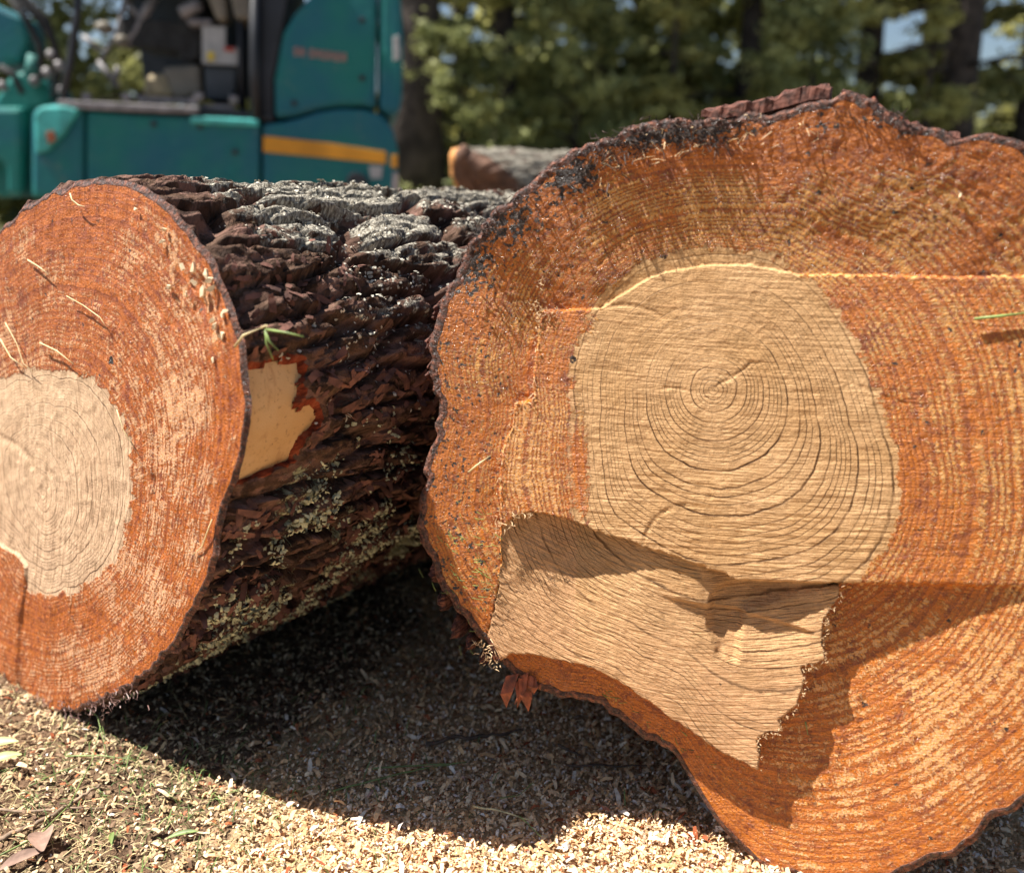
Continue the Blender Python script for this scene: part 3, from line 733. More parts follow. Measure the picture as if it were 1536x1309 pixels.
fibres('splinters', [(800,460),(812,466),(830,466)], 30, .005, .0005, big, L2, .001, MFIB, 2, 5)
fibres('splinters', [(815,390),(808,460),(802,540),(798,602),(772,604),(757,662),(750,700),(750,790)], 120, .004, .0005, big, L2, .0005, MFIB, 3, 1.6)
fibres('splinters', QP[11:26], 110, .0030, .0004, big, L2, -.0005, MFIB, 4, 1.5)
fibres('splinters', [(722,965),(732,985),(745,1000)], 45, .006, .0006, big, L2, .0, MFIB, 5, 5)
fibres('bark_shreds', [(860,270),(930,215),(985,205),(1060,205),(1100,200)], 320, .011, .0007, big, L2, .020, MSOOT, 6, 13, label='black shreds of charred bark under the upper rim')
fibres('bark_shreds', [(1250,175),(1330,180),(1370,200)], 140, .010, .0007, big, L2, .020, MSOOT, 7, 9)
fibres('bark_shreds', [(690,400),(740,340),(800,300)], 130, .008, .0006, big, L2, .014, MSOOT, 8, 14)
fibres('pale_shreds', [(900,240),(985,215),(1060,215),(1230,180)], 50, .012, .0006, big, L2, .021, MFIB, 9, 14)
fibres('bark_shreds', [(30,1060),(120,1066),(200,1040)], 160, .009, .0008, small, L1, .002, simple('rim_shred', (.20, .11, .09), .5, .6, 90), 10, 9)

# lifted flake of bark on top of the big log
def slab(name, top, bot, depth, mat, root, log, h0, label=None, jag=.0005):
    g = random.Random(3); n = 40
    def samp(p, s):
        q = [math.dist(p[i], p[i + 1]) for i in range(len(p) - 1)]; d = s * sum(q)
        for i, l in enumerate(q):
            if d <= l or i == len(q) - 1: return (p[i][0] + (p[i + 1][0] - p[i][0]) * d / l, p[i][1] + (p[i + 1][1] - p[i][1]) * d / l)
            d -= l
    m = MB(); V = []
    for i in range(n + 1):
        s = i / n; a = Vector(log.pt(*samp(top, s), h0)); b = Vector(log.pt(*samp(bot, s), h0))
        for k in range(9):
            dp = -depth * (k / 8); jz = Vector((g.gauss(0, jag), g.gauss(0, jag), g.gauss(0, jag)))
            V.append(a + Vector(AX2) * -dp + jz + Vector((0, 0, .010 * (float(vn(k * .9, i * .35, 0, 5)) - .4))) + Vector(log.n) * .004 * (float(vn(k * .7, i * .5, 0, 6)) - .5))
        for k in range(8, -1, -1):
            dp = -depth * (k / 8); jz = Vector((g.gauss(0, jag * .6), g.gauss(0, jag * .6), g.gauss(0, jag * .6)))
            V.append(b + Vector(AX2) * -dp + jz)
    c = 18; Fs = [(i * c + k, i * c + (k + 1) % c, (i + 1) * c + (k + 1) % c, (i + 1) * c + k) for i in range(n) for k in range(c)]
    Fs += [tuple(range(c)), tuple(range((n + 1) * c - 1, n * c - 1, -1))]
    m.add(V, Fs); o = m.build(name, mat, root, False)
    if label: o['label'] = label
    return o
slab('bark_flake', [(1052,170),(1085,164),(1110,159),(1150,151),(1170,143),(1190,134),(1212,130),(1244,132)], [(1052,175),(1085,177),(1110,175),(1150,168),(1190,157),(1215,150),(1243,148)], .05, MRED, big, L2, .020, 'reddish flake of bark curling up at the highest point')
slab('bark_flake', [(1262,140),(1300,152),(1345,178),(1400,197),(1440,205)], [(1262,150),(1300,165),(1345,190),(1400,206),(1440,214)], .04, MRED, big, L2, .018, 'strip of red bark along the upper right rim')
# lumps of bark along the lower left rim
lm = MB(); g = random.Random(12)
for (x, y, w_, h_) in ((631,800,9,26),(646,862,10,22),(658,905,11,22),(680,945,11,24),(700,968,10,16),(722,992,9,12),(641,560,6,22),(640,520,6,20),(650,470,6,18)):
    p = Vector(L2.pt(x, y, -.024)); V = []; nu, nv = 22, 14
    for i in range(nu):
        for j in range(nv):
            a = 2 * math.pi * j / nv; q = i / (nu - 1); rr = max(.02, math.sin(math.pi * (q * .93 + .035)))**.6
            k = 1 + .9 * (float(fbm(np.array(i * .33 + x), np.array(j * .5 + y), 0, 3, 77)) - .5)
            V.append(p + Vector(L2.eu) * math.cos(a) * rr * k * w_ * .00078 + Vector(L2.ev) * (q - .5) * 2.1 * h_ * .00078 + Vector(AX2) * (.03 + math.sin(a) * rr * k * .03))
    lm.add(V, [(i * nv + j, i * nv + (j + 1) % nv, (i + 1) * nv + (j + 1) % nv, (i + 1) * nv + j) for i in range(nu - 1) for j in range(nv)])
    o = lm.build('bark_lump', MRED, big, False); lm = MB()
# torn tongue of inner bark hanging under the notch
MORG = simple('torn_bark', (.26, .065, .022), .6, .6, 70, bumpd=.001, bscale=200)
sm = MB(); g = random.Random(5)
for i in range(6):
    p = Vector(L2.pt(768 + g.uniform(0, 30), 1014 + g.uniform(-4, 6), -.026)); d = Vector((g.uniform(-.35, .25), -.25, -1)).normalized(); L = g.uniform(.018, .044); wv = Vector((g.uniform(.004, .009), g.uniform(-.003, .003), g.uniform(-.002, .004)))
    e = p + d * L; mid = p + d * L * .5 + Vector((g.uniform(-.005, .005), -.004, 0))
    sm.add([p - wv, p + wv, mid + wv, mid - wv, e], [(0, 1, 2, 3), (3, 2, 4)])
    off = Vector((0, .0015, 0)); sm.add([p - wv + off, p + wv + off, mid + wv + off, mid - wv + off, e + off], [(3, 2, 1, 0), (4, 2, 3)])
tag(sm.build('bark_tongue', MORG, big), 'ragged orange red tongue of torn bark under the notch')

# ------------------------------------------------------------------ ground
def axis_pts(lo, a, b, hi, step, grow=1.13):
    mid = np.arange(a, b, step); out = list(mid); s = step; x = b
    while x < hi: out.append(x); s *= grow; x += s
    s = step; x = a - step; left = []
    while x > lo: left.append(x); s *= grow; x -= s
    return np.array(left[::-1] + out)
gx = axis_pts(-150, -1.0, .75, 150, .0065); gy = axis_pts(-40, .75, 1.9, 220, .0065)
X, Y = np.meshgrid(gx, gy)
near = ss(6, 1.5, np.hypot(X, Y - 1.2))
Z = .012 * (fbm(X * 5, Y * 5, 0, 3, 700) - .5) * near + .008 * (fbm(X * 28, Y * 28, 0, 3, 701) - .5) * near + .010 * (fbm(X * 90, Y * 90, 0, 2, 702) - .5) * near
sawm = ss(.45, -.05, np.hypot((X - .22) / 1.0, (Y - 1.15) / .75) - .30)
gpx, gpy = proj(np.stack([X, Y, Z], -1))
sawm = ss(-.5, .4, (gpx - 420) / 500 + (gpy - 1150) / 500 + .5 * (fbm(X * 6, Y * 6, 0, 3, 703) - .5)) * near * (Y > 0) * (Y < 3) * ss(1.5, .8, X)
Z = Z + .006 * sawm
far = ss(3, 9, np.hypot(X, Y)); Z = Z + far * .10 * (fbm(X * .3, Y * .3, 0, 3, 704) - .5)
def ground_mat():
    t = NT('ground'); c = t.coord(); sw = t.A('saw'); fa = t.A('far')
    n = t.noise(c, 40, 5, .65); n2 = t.noise(c, 5, 4); n3 = t.noise(c, 230, 3, .7); n4 = t.noise(c, 90, 5, .7)
    soil = t.ramp(n, [(.3, (.11, .065, .038)), (.5, (.22, .135, .08)), (.7, (.36, .25, .15))])
    dust = t.ramp(n3, [(.3, (.52, .33, .16)), (.5, (.78, .53, .29)), (.7, (.88, .68, .42))])
    m = t.mr(t.M('ADD', sw, t.M('MULTIPLY', t.M('SUBTRACT', n, .5), .9)), .35, .6)
    col = t.mix(m, soil, dust)
    grav = t.ramp(t.noise(c, 9, 5, .7), [(.3, (.17, .16, .15)), (.5, (.27, .26, .24)), (.75, (.38, .36, .33))])
    moss = t.ramp(t.noise(c, 3, 5, .7), [(.35, (.035, .045, .018)), (.6, (.09, .075, .04))])
    y = t.sep(t.n('ShaderNodeNewGeometry').outputs['Position'])[1]
    fc = t.mix(t.mr(y, 8.0, 9.5), grav, moss)
    col = t.mix(fa, col, fc)
    return t.fin(col, .95, t.bump(t.M('ADD', t.M('MULTIPLY', n, 3), t.M('ADD', n3, t.M('MULTIPLY', n4, 2))), .006), spec=.2)
me = mesh_np('ground', np.stack([X, Y, Z], -1).reshape(-1, 3), grid_faces(len(gy), len(gx))[:, ::-1], ground_mat(), {'saw': sawm.reshape(-1), 'far': far.reshape(-1)})
tag(link('ground', me), 'bare brown earth with sawdust and gravel beyond', kind='structure')
def gz(x, y):
    i = np.clip(np.searchsorted(gx, x), 0, len(gx) - 1); j = np.clip(np.searchsorted(gy, y), 0, len(gy) - 1); return Z[j, i]

# chips and sawdust: nobody could count them
def chip_mat(name, stops, rough=.8):
    t = NT(name); r = t.A('rnd'); c = t.coord()
    col = t.ramp(r, stops); col = t.mix(t.mr(t.noise(c, 300, 2), .4, .7, 0, .35), col, t.VM('MULTIPLY', col, (.62, .5, .38)))
    t.b.inputs['Base Color'].default_value = (1, 1, 1, 1)
    return t.fin(col, rough, spec=.25)
MCH = chip_mat('sawdust_chip', [(0, (.50, .29, .13)), (.15, (.76, .47, .24)), (.5, (.90, .62, .36)), (.75, (.92, .73, .50)), (.94, (.92, .83, .74)), (.96, (.40, .12, .05)), (1, (.30, .08, .03))])
MDB = chip_mat('forest_litter', [(0, (.10, .055, .035)), (.22, (.28, .18, .11)), (.5, (.50, .37, .21)), (.85, (.76, .59, .38)), (.95, (.50, .14, .05)), (1, (.10, .07, .05))])
def chips(name, n, prob, size, mat, asp, seed, label, lift=.5, curl=.35, zoff=.003):
    g = np.random.default_rng(seed); xs = []; 
    while sum(map(len, xs)) < n:
        P = np.stack([g.uniform(-1.7, 1.5, 60000), g.uniform(.72, 2.3, 60000), np.zeros(60000)], 1); px, py = proj(P)
        thin = np.where((np.abs(P[:, 0]) < .62 * P[:, 1]), 1, .38) * np.where(P[:, 1] > 1.75, .35, 1)
        k = (g.random(60000) < thin * prob(px, py, P)); xs.append(P[k])
    P = np.concatenate(xs)[:n]; P[:, 2] = gz(P[:, 0], P[:, 1]) + g.uniform(0, zoff, n)
    N = np.zeros_like(P); N[:, 2] = 1; N[:, :2] = g.normal(0, .35, (n, 2))
    o = scraps(name, P, N, size, mat, None, None, asp, lift, 'stuff', curl, seed); tag(o, label, kind='stuff'); return o
def psaw(px, py, P): return np.clip(ss(-.35, .45, (px - 420) / 500 + (py - 1150) / 500 + .6 * (fbm(P[:, 0] * 6, P[:, 1] * 6, 0, 3, 703) - .5)) * ss(1.5, .8, P[:, 0]) * (1 - .75 * ss(1110, 1000, py) * ss(.30, .60, fbm(P[:, 0] * 4, P[:, 1] * 4, 0, 3, 705)) ), .04, 1)
def plit(px, py, P): return np.clip(1.1 - psaw(px, py, P), .05, 1)
chips('sawdust', 84000, psaw, .0026, MCH, 1.2, 21, 'pale chainsaw sawdust and wood chips heaped below the logs', .7, .5, .010)
chips('wood_shavings', 8500, psaw, .0043, MCH, 1.9, 22, 'longer curled pale shavings lying on the sawdust', .5, .5, .013)
chips('forest_litter', 32000, plit, .0032, MDB, 1.5, 23, 'brown litter of bark crumbs and dry needles on the earth', .6, .4, .008)

def blade_mesh(n, prob, ln, rad, seed, flat=False):
    g = random.Random(seed); m = MB(); k = 0
    while k < n:
        px, py = g.uniform(-40, 1560), g.uniform(960, 1380)
        P = on_ground(px, py)
        if g.random() > prob(px, py, P): continue
        k += 1; p = Vector((P[0], P[1], gz(P[0], P[1]))); a = g.uniform(0, 6.28); L = ln * g.uniform(.4, 1.5); up = g.uniform(0, .25) if flat else g.uniform(.2, 1.0)
        d = Vector((math.cos(a), math.sin(a), up)).normalized(); sd = Vector((-math.sin(a), math.cos(a), .2)) * rad
        b = p + d * L * .5 + Vector((0, 0, .004)); e = p + d * L + Vector((0, 0, -.25 * L * up)) + sd * g.uniform(-4, 4)
        p.z += .003 if flat else -.002; e.z = max(e.z, .004)
        m.add([p - sd, p + sd, b + sd * .8, b - sd * .8, e], [(0, 1, 2, 3), (3, 2, 4)])
    return m
MGR = simple('grass_blade', (.13, .19, .05), .6, .5, 30)
MDRY = simple('dry_needle', (.50, .40, .20), .7, .4, 30)
def pg(px, py, P): return float(np.clip(.9 * math.exp(-((px - 250) / 260)**2 - ((py - 1180) / 90)**2) + .15 * (px < 700), 0.02, 1)) if py > 1040 else .05
tag(link('grass', blade_mesh(620, pg, .030, .0008, 31).mesh('grass', MGR)), 'sparse green grass blades poking through the litter', kind='stuff')
def pd(px, py, P): return float(np.clip(1.0 - px / 900, .06, 1))
tag(link('dry_needles', blade_mesh(1900, pd, .028, .0006, 32, True).mesh('dry_needles', MDRY)), 'straw coloured dry needles scattered over the ground', kind='stuff')

# ------------------------------------------------------------------ countable small things on the ground
MTW = simple('twig_bark', (.30, .21, .14), .85, .4, 60, bumpd=.001, bscale=200)
MTWD = simple('dark_twig', (.10, .065, .045), .85, .4, 60, bumpd=.001, bscale=200)
MGRS = simple('green_stem', (.20, .27, .08), .5, .35, 60)
MSTR = simple('straw', (.62, .50, .26), .6, .3, 60)
def gline(pts, r, mat, name, label, cat, group=None, z=.008, n=6, knots=True):
    base = on_ground(*pts[0]); w3 = []
    for (x, y, *h) in pts:
        P = on_ground(x, y); w3.append(Vector((P[0], P[1], float(gz(P[0], P[1])) + z + (h[0] if h else 0))))
    # densify with small kinks
    out = []; g = random.Random(len(label))
    for a, b in zip(w3[:-1], w3[1:]):
        for k in range(5): out.append(a.lerp(b, k / 5) + Vector((g.gauss(0, r * .5), g.gauss(0, r * .5), g.gauss(0, r * .3))) * (1 if knots else .2))
    out.append(w3[-1]); N = len(out)
    m = MB(); m.tube([v - w3[0] for v in out], [r * (1 - .55 * i / N) * g.uniform(.85, 1.15) for i in range(N)], n)
    o = link(name, m.mesh(name, mat, True)); o.location = w3[0]; return tag(o, label, cat, group)
gline([(-30,1226),(60,1226),(105,1219),(158,1216)], .0022, MTW, 'twig', 'thin pale straight twig lying across the bottom left earth', 'twig', 'twigs on the ground')
gline([(-30,1272),(30,1255),(80,1230),(120,1205),(150,1185)], .0038, MTW, 'twig', 'thicker knobbly brown twig crossing under the pale one at bottom left', 'twig', 'twigs on the ground')
gline([(640,1130),(690,1122),(740,1118),(785,1108)], .0034, MTWD, 'twig', 'dark curved twig in shade below the notch of the largest log', 'twig', 'twigs on the ground', z=.014)
gline([(850,1165),(910,1165),(970,1166)], .0018, MTWD, 'twig', 'slim dark twig in the shade right of the sunlit sawdust peak', 'twig', 'twigs on the ground', z=.014)
gline([(835,1135),(870,1148)], .0022, MTWD, 'twig', 'short dark twig stub in the shade beneath the largest log', 'twig', 'twigs on the ground', z=.014)
gline([(500,1200),(590,1180),(650,1163),(700,1156)], .0013, MGRS, 'fallen_stalk', 'long dark green stem in shade left of the sawdust peak', 'grass stem', 'stems on the sawdust', z=.014)
gline([(560,1170),(640,1160),(700,1156)], .0013, MGRS, 'fallen_stalk', 'shorter green stem meeting the long one in the shade', 'grass stem', 'stems on the sawdust', z=.013)
gline([(710,1232),(755,1237),(800,1250)], .0016, MSTR, 'straw', 'yellow straw lying on the sunlit sawdust peak', 'straw', z=.016)
gline([(750,1222),(780,1210),(800,1195)], .0009, MGRS, 'fallen_stalk', 'fine curved green stem on the sunlit sawdust peak', 'grass stem', 'stems on the sawdust', z=.018)
gline([(780,1250),(800,1270),(812,1278)], .0009, MGRS, 'fallen_stalk', 'small green stem just below the yellow straw', 'grass stem', 'stems on the sawdust', z=.018)
gline([(0,1298),(60,1268),(105,1218),(140,1155),(155,1122,.02)], .0012, MGRS, 'fallen_stalk', 'long green stem rising diagonally over the twigs at bottom left', 'grass stem', z=.012, knots=False)
gline([(100,1145),(150,1148),(205,1152)], .0013, MGRS, 'fallen_stalk', 'flat green stem at the tip of the left log shadow', 'grass stem', z=.012, knots=False)
gline([(120,1085,.03),(150,1105,.028),(158,1130,.01),(160,1142)], .0009, MGRS, 'fallen_stalk', 'arching thin stem coming out from under the left log', 'grass stem', z=.006, knots=False)
gline([(260,1045),(282,1083)], .0012, MSTR, 'straw', 'short pale straw in the shadow right of the left log end', 'straw', z=.01, knots=False)
gline([(45,1190),(90,1170),(120,1160)], .0010, MGRS, 'fallen_stalk', 'thin green stem above the pale twig on the left', 'grass stem', z=.012, knots=False)
# leaves
def leaf(pts, L, wd, ang, mat, name, label, cat, z=.012, bend=.25, tilt=.15):
    P = on_ground(*pts); m = MB(); V = []; n = 9
    for i in range(n + 1):
        s = i / n; ww = wd * math.sin(math.pi * min(1, s * .93 + .04))**.8 * .5; zz = bend * L * (s - s * s)
        for k in (-1, -.5, 0, .5, 1): V.append((s * L - L / 2, k * ww, zz + .12 * ww * k * k * 4))
    nv = len(V); V += [(x, y, zc - .0006) for x, y, zc in V]
    F = [(i * 5 + k, (i + 1) * 5 + k, (i + 1) * 5 + k + 1, i * 5 + k + 1) for i in range(n) for k in range(4)]
    F += [tuple(v + nv for v in reversed(f)) for f in F]
    m.add(V, F); o = link(name, m.mesh(name, mat, True)); o.location = (P[0], P[1], float(gz(P[0], P[1])) + z); o.rotation_euler = (tilt, -tilt, R(ang)); return tag(o, label, cat)
MLF = simple('yellow_green_leaf', (.50, .52, .20), .45, .25, 40); MLB = simple('dry_brown_leaf', (.30, .19, .14), .8, .3, 50, bumpd=.001, bscale=120)
MCHP = simple('fresh_chip', (.78, .62, .40), .8, .2, 80)
leaf((0, 1132), .055, .020, 12, MLF, 'leaf', 'upper yellow green leaf at the left edge of the ground', 'leaf', .018)
leaf((6, 1152), .050, .019, 22, MLF, 'leaf', 'lower yellow green leaf at the left edge of the ground', 'leaf', .014)
leaf((68, 1278), .052, .030, -65, MLB, 'leaf', 'dry brown leaf at bottom left below the twigs', 'leaf', .014, .45)
leaf((35, 1300), .050, .018, 30, MLB, 'leaf', 'narrow brown leaf in the bottom left corner', 'leaf', .012)
leaf((170, 1270), .030, .007, -70, MGRS, 'leaf', 'tiny green blade-shaped leaf on the lower left sawdust', 'leaf', .010)
leaf((275, 1262), .040, .008, 10, MGRS, 'leaf', 'small dark green blade lying on lower left sawdust', 'leaf', .010)
# ------------------------------------------------------------------ wood chips and needles lying on the cut ends
def chip_on(log, x, y, s, h, root_label, group, seed):
    g = random.Random(seed); m = MB(); n = 5
    pr = [Vector((math.cos(2 * math.pi * i / n) * s * g.uniform(.35, 1.35), s * g.uniform(-.2, .2), math.sin(2 * math.pi * i / n) * s * .6 * g.uniform(.35, 1.35))) for i in range(n)]
    m.prism(pr, Vector((s * .1, s * .45, s * .05)))
    o = link('wood_chip', m.mesh('wood_chip', MCHP)); o.location = Vector(log.pt(x, y, h)); o.rotation_euler = (g.uniform(-.5, .5), g.uniform(0, 6), R(-25) + g.uniform(-.5, .5))
    return tag(o, root_label, 'wood chip', group)
CHIPW = ['leftmost of the upper pair near the rim', 'right one of the upper pair near the rim', 'just under the upper pair', 'upper right of dense cluster', 'largest of dense cluster', 'right end of dense cluster', 'left and apart from the dense cluster', 'upper of two high near rim', 'lower of two high near rim', 'highest of column beside bark', 'left one in column beside bark', 'middle one in column beside bark', 'bottom one of column beside bark', 'lowest one, alone below the column', 'topmost one near the log top', 'upper left edge of the dense cluster', 'lower left below the dense cluster', 'outermost one touching the rim']
for i, (x, y, s) in enumerate([(272,402,.0060),(289,401,.0070),(291,424,.0062),(309,410,.0058),(303,437,.0075),(317,432,.0060),(252,432,.0062),(246,345,.0048),(242,362,.0058),(332,472,.0050),(319,480,.0050),(321,491,.0058),(331,505,.0066),(318,538,.0050),(202,314,.0042),(313,421,.0045),(278,440,.004),(338,466,.0045)]):
    chip_on(L1, x, y, s, .004, 'pale wood chip stuck on left log, ' + CHIPW[i], 'chips stuck on the left cut end', 100 + i)
for i, (x, y, s) in enumerate([(1266,252,.0035),(966,268,.003),(1440,292,.003)]):
    chip_on(L2, x, y, s, .012 if y < 300 else .004, ['white fleck of wood in the orange resin upper middle of the largest cut end', 'pale fleck below the charred upper left rim of the largest cut end', 'pale fleck near the upper right rim of the largest cut end'][i], None, 200 + i)
def line_on(log, pts, r, mat, name, label, cat, h=.006, group=None):
    w3 = [Vector(log.pt(p[0], p[1], h + (p[2] if len(p) > 2 else 0))) for p in pts]
    m = MB(); m.tube([v - w3[0] for v in w3], [r] * (len(w3) - 1) + [r * .4], 5); o = link(name, m.mesh(name, mat, True)); o.location = w3[0]; return tag(o, label, cat, group)
line_on(L1, [(42,390),(58,400),(72,411)], .0012, MSTR, 'pine_needle', 'short straw needle stuck high on the left cut end', 'pine needle')
line_on(L1, [(100,444),(125,458),(150,476),(160,492)], .0007, MSTR, 'pine_needle', 'long curved needle across the middle of the left cut end', 'pine needle')
line_on(L1, [(60,514),(85,526),(110,546)], .0011, MSTR, 'pine_needle', 'pale needle just above the pale heart of the left cut end', 'pine needle')
line_on(L1, [(8,484),(25,515),(35,545),(50,558)], .0008, MSTR, 'pine_needle', 'right of two crossed needles by the left photo edge', 'pine needle')
line_on(L1, [(0,508),(16,536),(38,552)], .0010, MSTR, 'pine_needle', 'left of two crossed needles by the left photo edge', 'pine needle')
line_on(L1, [(105,290),(108,300),(118,308),(127,310)], .0011, MSTR, 'straw', 'curled pale straw hooked below the top rim of the left log', 'straw')
line_on(L1, [(318,779),(310,800),(303,820),(288,833)], .0008, MSTR, 'straw', 'curved yellow fibre on the lower right of the left cut end', 'straw')
line_on(L1, [(175,614),(185,645),(205,678)], .0007, MSTR, 'pine_needle', 'thin needle along the right edge of the pale heart, left log', 'pine needle')
line_on(L2, [(1462,478),(1500,474),(1550,468)], .0016, MGRS, 'fallen_stalk', 'green grass blade on the right edge of the largest cut end', 'grass blade', .006)
line_on(L2, [(703,708),(715,698),(736,683)], .0012, MSTR, 'pine_needle', 'yellowish needle stuck left of centre on the largest cut end', 'pine needle', .006)
line_on(L2, [(1030,1103),(1020,1094)], .0009, MGRS, 'fallen_stalk', 'tiny green blade on the lower band of the largest cut end', 'grass blade', -.018)
line_on(L2, [(1208,1082),(1212,1102)], .0010, MGRS, 'fallen_stalk', 'tiny green blade in the shaded step of the largest cut end', 'grass blade', -.018)
# sprig of needles between the logs
sp = thing('moss_sprig', tuple(L1.pt(378, 493, .012)), 'pale green forked sprig hanging over the rim beside the bare patch', 'sprig')
for pts in ([(352,520),(365,503),(392,492)], [(398,494),(430,499),(456,505)], [(398,496),(404,512),(418,526)], [(398,496),(400,516),(410,540)], [(392,492),(400,488),(402,498)]):
    m = MB(); w3 = [Vector(L1.pt(x, y, .016 - (x - 352) * .0003)) for x, y in pts]; m.tube(w3, [.0016, .0013, .0007], 5); m.build('needle', MGRS if pts[0][0] > 395 else MSTR, sp, True)
# green grass bits lodged in the resin on the lower left of the big cut end
g = random.Random(44); m = MB()
for _ in range(90):
    x, y = g.gauss(700, 30), g.gauss(850, 50)
    if g.random() < .25: x = g.uniform(900, 1080); y = 1034 + (x - 900) * .70 + g.uniform(-8, 8)
    p = Vector(L2.pt(x, y, .003 if x < 745 else -.02)); a = g.uniform(-1.4, .2); L = g.uniform(.004, .013); d = Vector(L2.eu) * math.cos(a) + Vector(L2.ev) * math.sin(a)
    m.tube([p, p + d * L * .5 + Vector(L2.n) * .001, p + d * L], .0005, 3)
tag(m.build('grass_clippings', simple('clipping', (.16, .20, .05), .5, .6, 50), big), 'green clippings stuck in the resin', kind='stuff')

# ------------------------------------------------------------------ third log, farther back
def back_log():
    c0 = at_depth(np.array(735.), np.array(300.), 3.7); rad = .15
    root = thing('felled_log', (c0[0], 3.7, 0), 'blurred log end with cut rim painted sunlit orange between the excavator and the largest log', 'log')
    n = 96; tb = np.linspace(0, 1.6, 60); ax = np.array([.62, .78, 0]); th = np.linspace(0, 2 * np.pi, n)
    prof = [(678,262),(690,252),(710,238),(732,222),(748,220),(765,228),(800,230),(830,232)]
    eu = np.array([.78, -.62, 0]); ev = np.array([0, 0, 1.0]); cz = .66
    S, T = np.meshgrid(th * rad, tb); bh, pl, ly = bark_height(S, T, 900, .012, .05, .13)
    rr = rad * (1 + .10 * np.cos(2 * th) + .06 * np.cos(3 * th + 1))
    cen = at_depth(np.array(728.), np.array(278.), 3.75)
    P = cen + ax * T[..., None] + ((rr + bh) * np.cos(th))[..., None] * eu + ((rr + bh) * np.sin(th))[..., None] * ev
    P[:, -1] = P[:, 0]
    lean = -.85 * (P[..., 2] - cen[2]) * np.exp(-T / .25); P = P + ax * lean[..., None]
    z = np.zeros_like(T)
    me = mesh_np('bark', P.reshape(-1, 3) - np.array(root['base']), grid_faces(60, n), MBARK, {'bc': np.stack([S, T, z], -1).reshape(-1, 3), 'h': pl.reshape(-1), 'lay': ly.reshape(-1), 'grey': (z + .95).reshape(-1), 'green': z.reshape(-1), 'edge': z.reshape(-1)})
    link('bark', me, root)
    f = np.linspace(.01, 1, 20)[:, None]
    Q = cen + (P[0] - cen)[None] * f[..., None] - ax * .05 * (1 - f**6)[..., None]
    Q = Q - ax * (.03 * (1 - f**3) * (fbm(f * 3 + 0 * th, th[None, :] * 1.5 + 0 * f, 0, 2, 4)))[..., None]
    t = NT('lit_shaded_cut_end'); nz = t.noise(t.coord(), 12, 4); hz = t.sep(t.coord())[2]  # colour carries the light: front browned as shaded, left rim orange as sunlit
    mt = t.fin(t.mix(t.mr(t.A('lit_rim'), .60, .72), t.ramp(nz, [(.3, (.06, .03, .02)), (.7, (.20, .10, .06))]), (.70, .32, .10)), .8, t.bump(nz, .01))
    me = mesh_np('cut_face', Q.reshape(-1, 3) - np.array(root['base']), grid_faces(20, n)[:, ::-1], mt, {'lit_rim': (f * ss(-.2, .5, -np.cos(th))[None, :] * np.ones_like(f)).reshape(-1)}); link('cut_face', me, root)
    # it lies on a second, hidden log
    m = MB(); m.tube([Vector((c0[0] + .10, 3.8, .34)), Vector((c0[0] + 1.3, 5.1, .31))], [.34, .31], 24)
    s = thing('felled_log', (c0[0] + .25, 3.9, 0), 'log underneath the blurred one behind the largest log', 'log'); m.build('bark', MTWD, s, True)
back_log()

# ------------------------------------------------------------------ excavator
EY = 5.4
def ep(x, y, Y=EY): return Vector(at_depth(np.array(float(x)), np.array(float(y)), Y))
ex = thing('excavator', tuple(ep(320, 300) - Vector((0, 0, ep(320, 300).z))), 'teal compact excavator with orange side stripe and open cab behind the left log', 'excavator')
def teal_mat():
    t = NT('teal_paint'); c = t.coord(); n = t.noise(c, 2.2, 4, .6); n2 = t.noise(c, 14, 5, .7)
    col = t.mix(t.mr(n, .35, .65), (.010, .185, .155), (.012, .135, .18))
    col = t.mix(t.mr(n2, .64, .72), col, (.03, .26, .23)); col = t.mix(t.mr(t.noise(c, 30, 4, .7), .68, .74), col, (.10, .06, .04))
    dst = t.mr(t.noise(c, 5, 6, .75), .56, .72, 0, .45); col = t.mix(dst, col, (.20, .23, .19)); sc_ = t.noise(t.VM('MULTIPLY', c, (3, 1, 22)), 3, 5, .7); col = t.mix(t.mr(sc_, .62, .70, 0, .6), col, (.05, .36, .34))
    return t.fin(col, t.mr(n2, .3, .7, .4, .75), t.bump(n2, .003), spec=.4)
MT = teal_mat(); MTL = simple('sunlit_teal', (.06, .42, .38), .45, .3, 12); MBK = simple('black_steel', (.018, .020, .026), .5, .4, 6)  # MTL is the teal paint brightened for spots in the sun
MOR = simple('orange_stripe', (.72, .30, .012), .5, .12, 6); MRUB = simple('rubber', (.03, .03, .03), .85, .3, 20)
MSIL = simple('worn_steel', (.24, .22, .22), .5, .3, 14); MBEI = simple('beige_plastic', (.22, .19, .145), .6, .15, 8); MWHT = simple('decal_white', (.46, .45, .43), .6, .12, 20)
MYEL = simple('decal_yellow', (.75, .55, .06), .6, .1, 20); MPNK = simple('faded_lettering', (.62, .33, .28), .6, .15, 30); MRDD = simple('red_decal', (.5, .08, .06), .6, .1)
def panel(name, pts, depth, mat, Y=EY, bevel=.02, parent=ex, label=None):
    m = MB(); m.prism([ep(x, y, Y) for x, y in pts][::-1], (-.15 * depth, depth, 0)); o = m.build(name, mat, parent, False, bevel)
    if label: o['label'] = label
    return o
panel('skirt_panel', [(46,172),(54,160),(80,156),(126,158),(126,292),(46,298)], 1.3, MT, bevel=.035, label='front corner panel with paint rubbed off, sunlit corner painted over it')
panel('skirt_panel', [(129,166),(200,172),(390,180),(390,300),(129,296)], 1.3, MT, bevel=.02)
panel('skirt_panel', [(394,186),(425,183),(450,177),(478,168),(510,163),(545,164),(572,172),(590,196),(597,225),(597,302),(394,304)], 1.35, MT, bevel=.02)
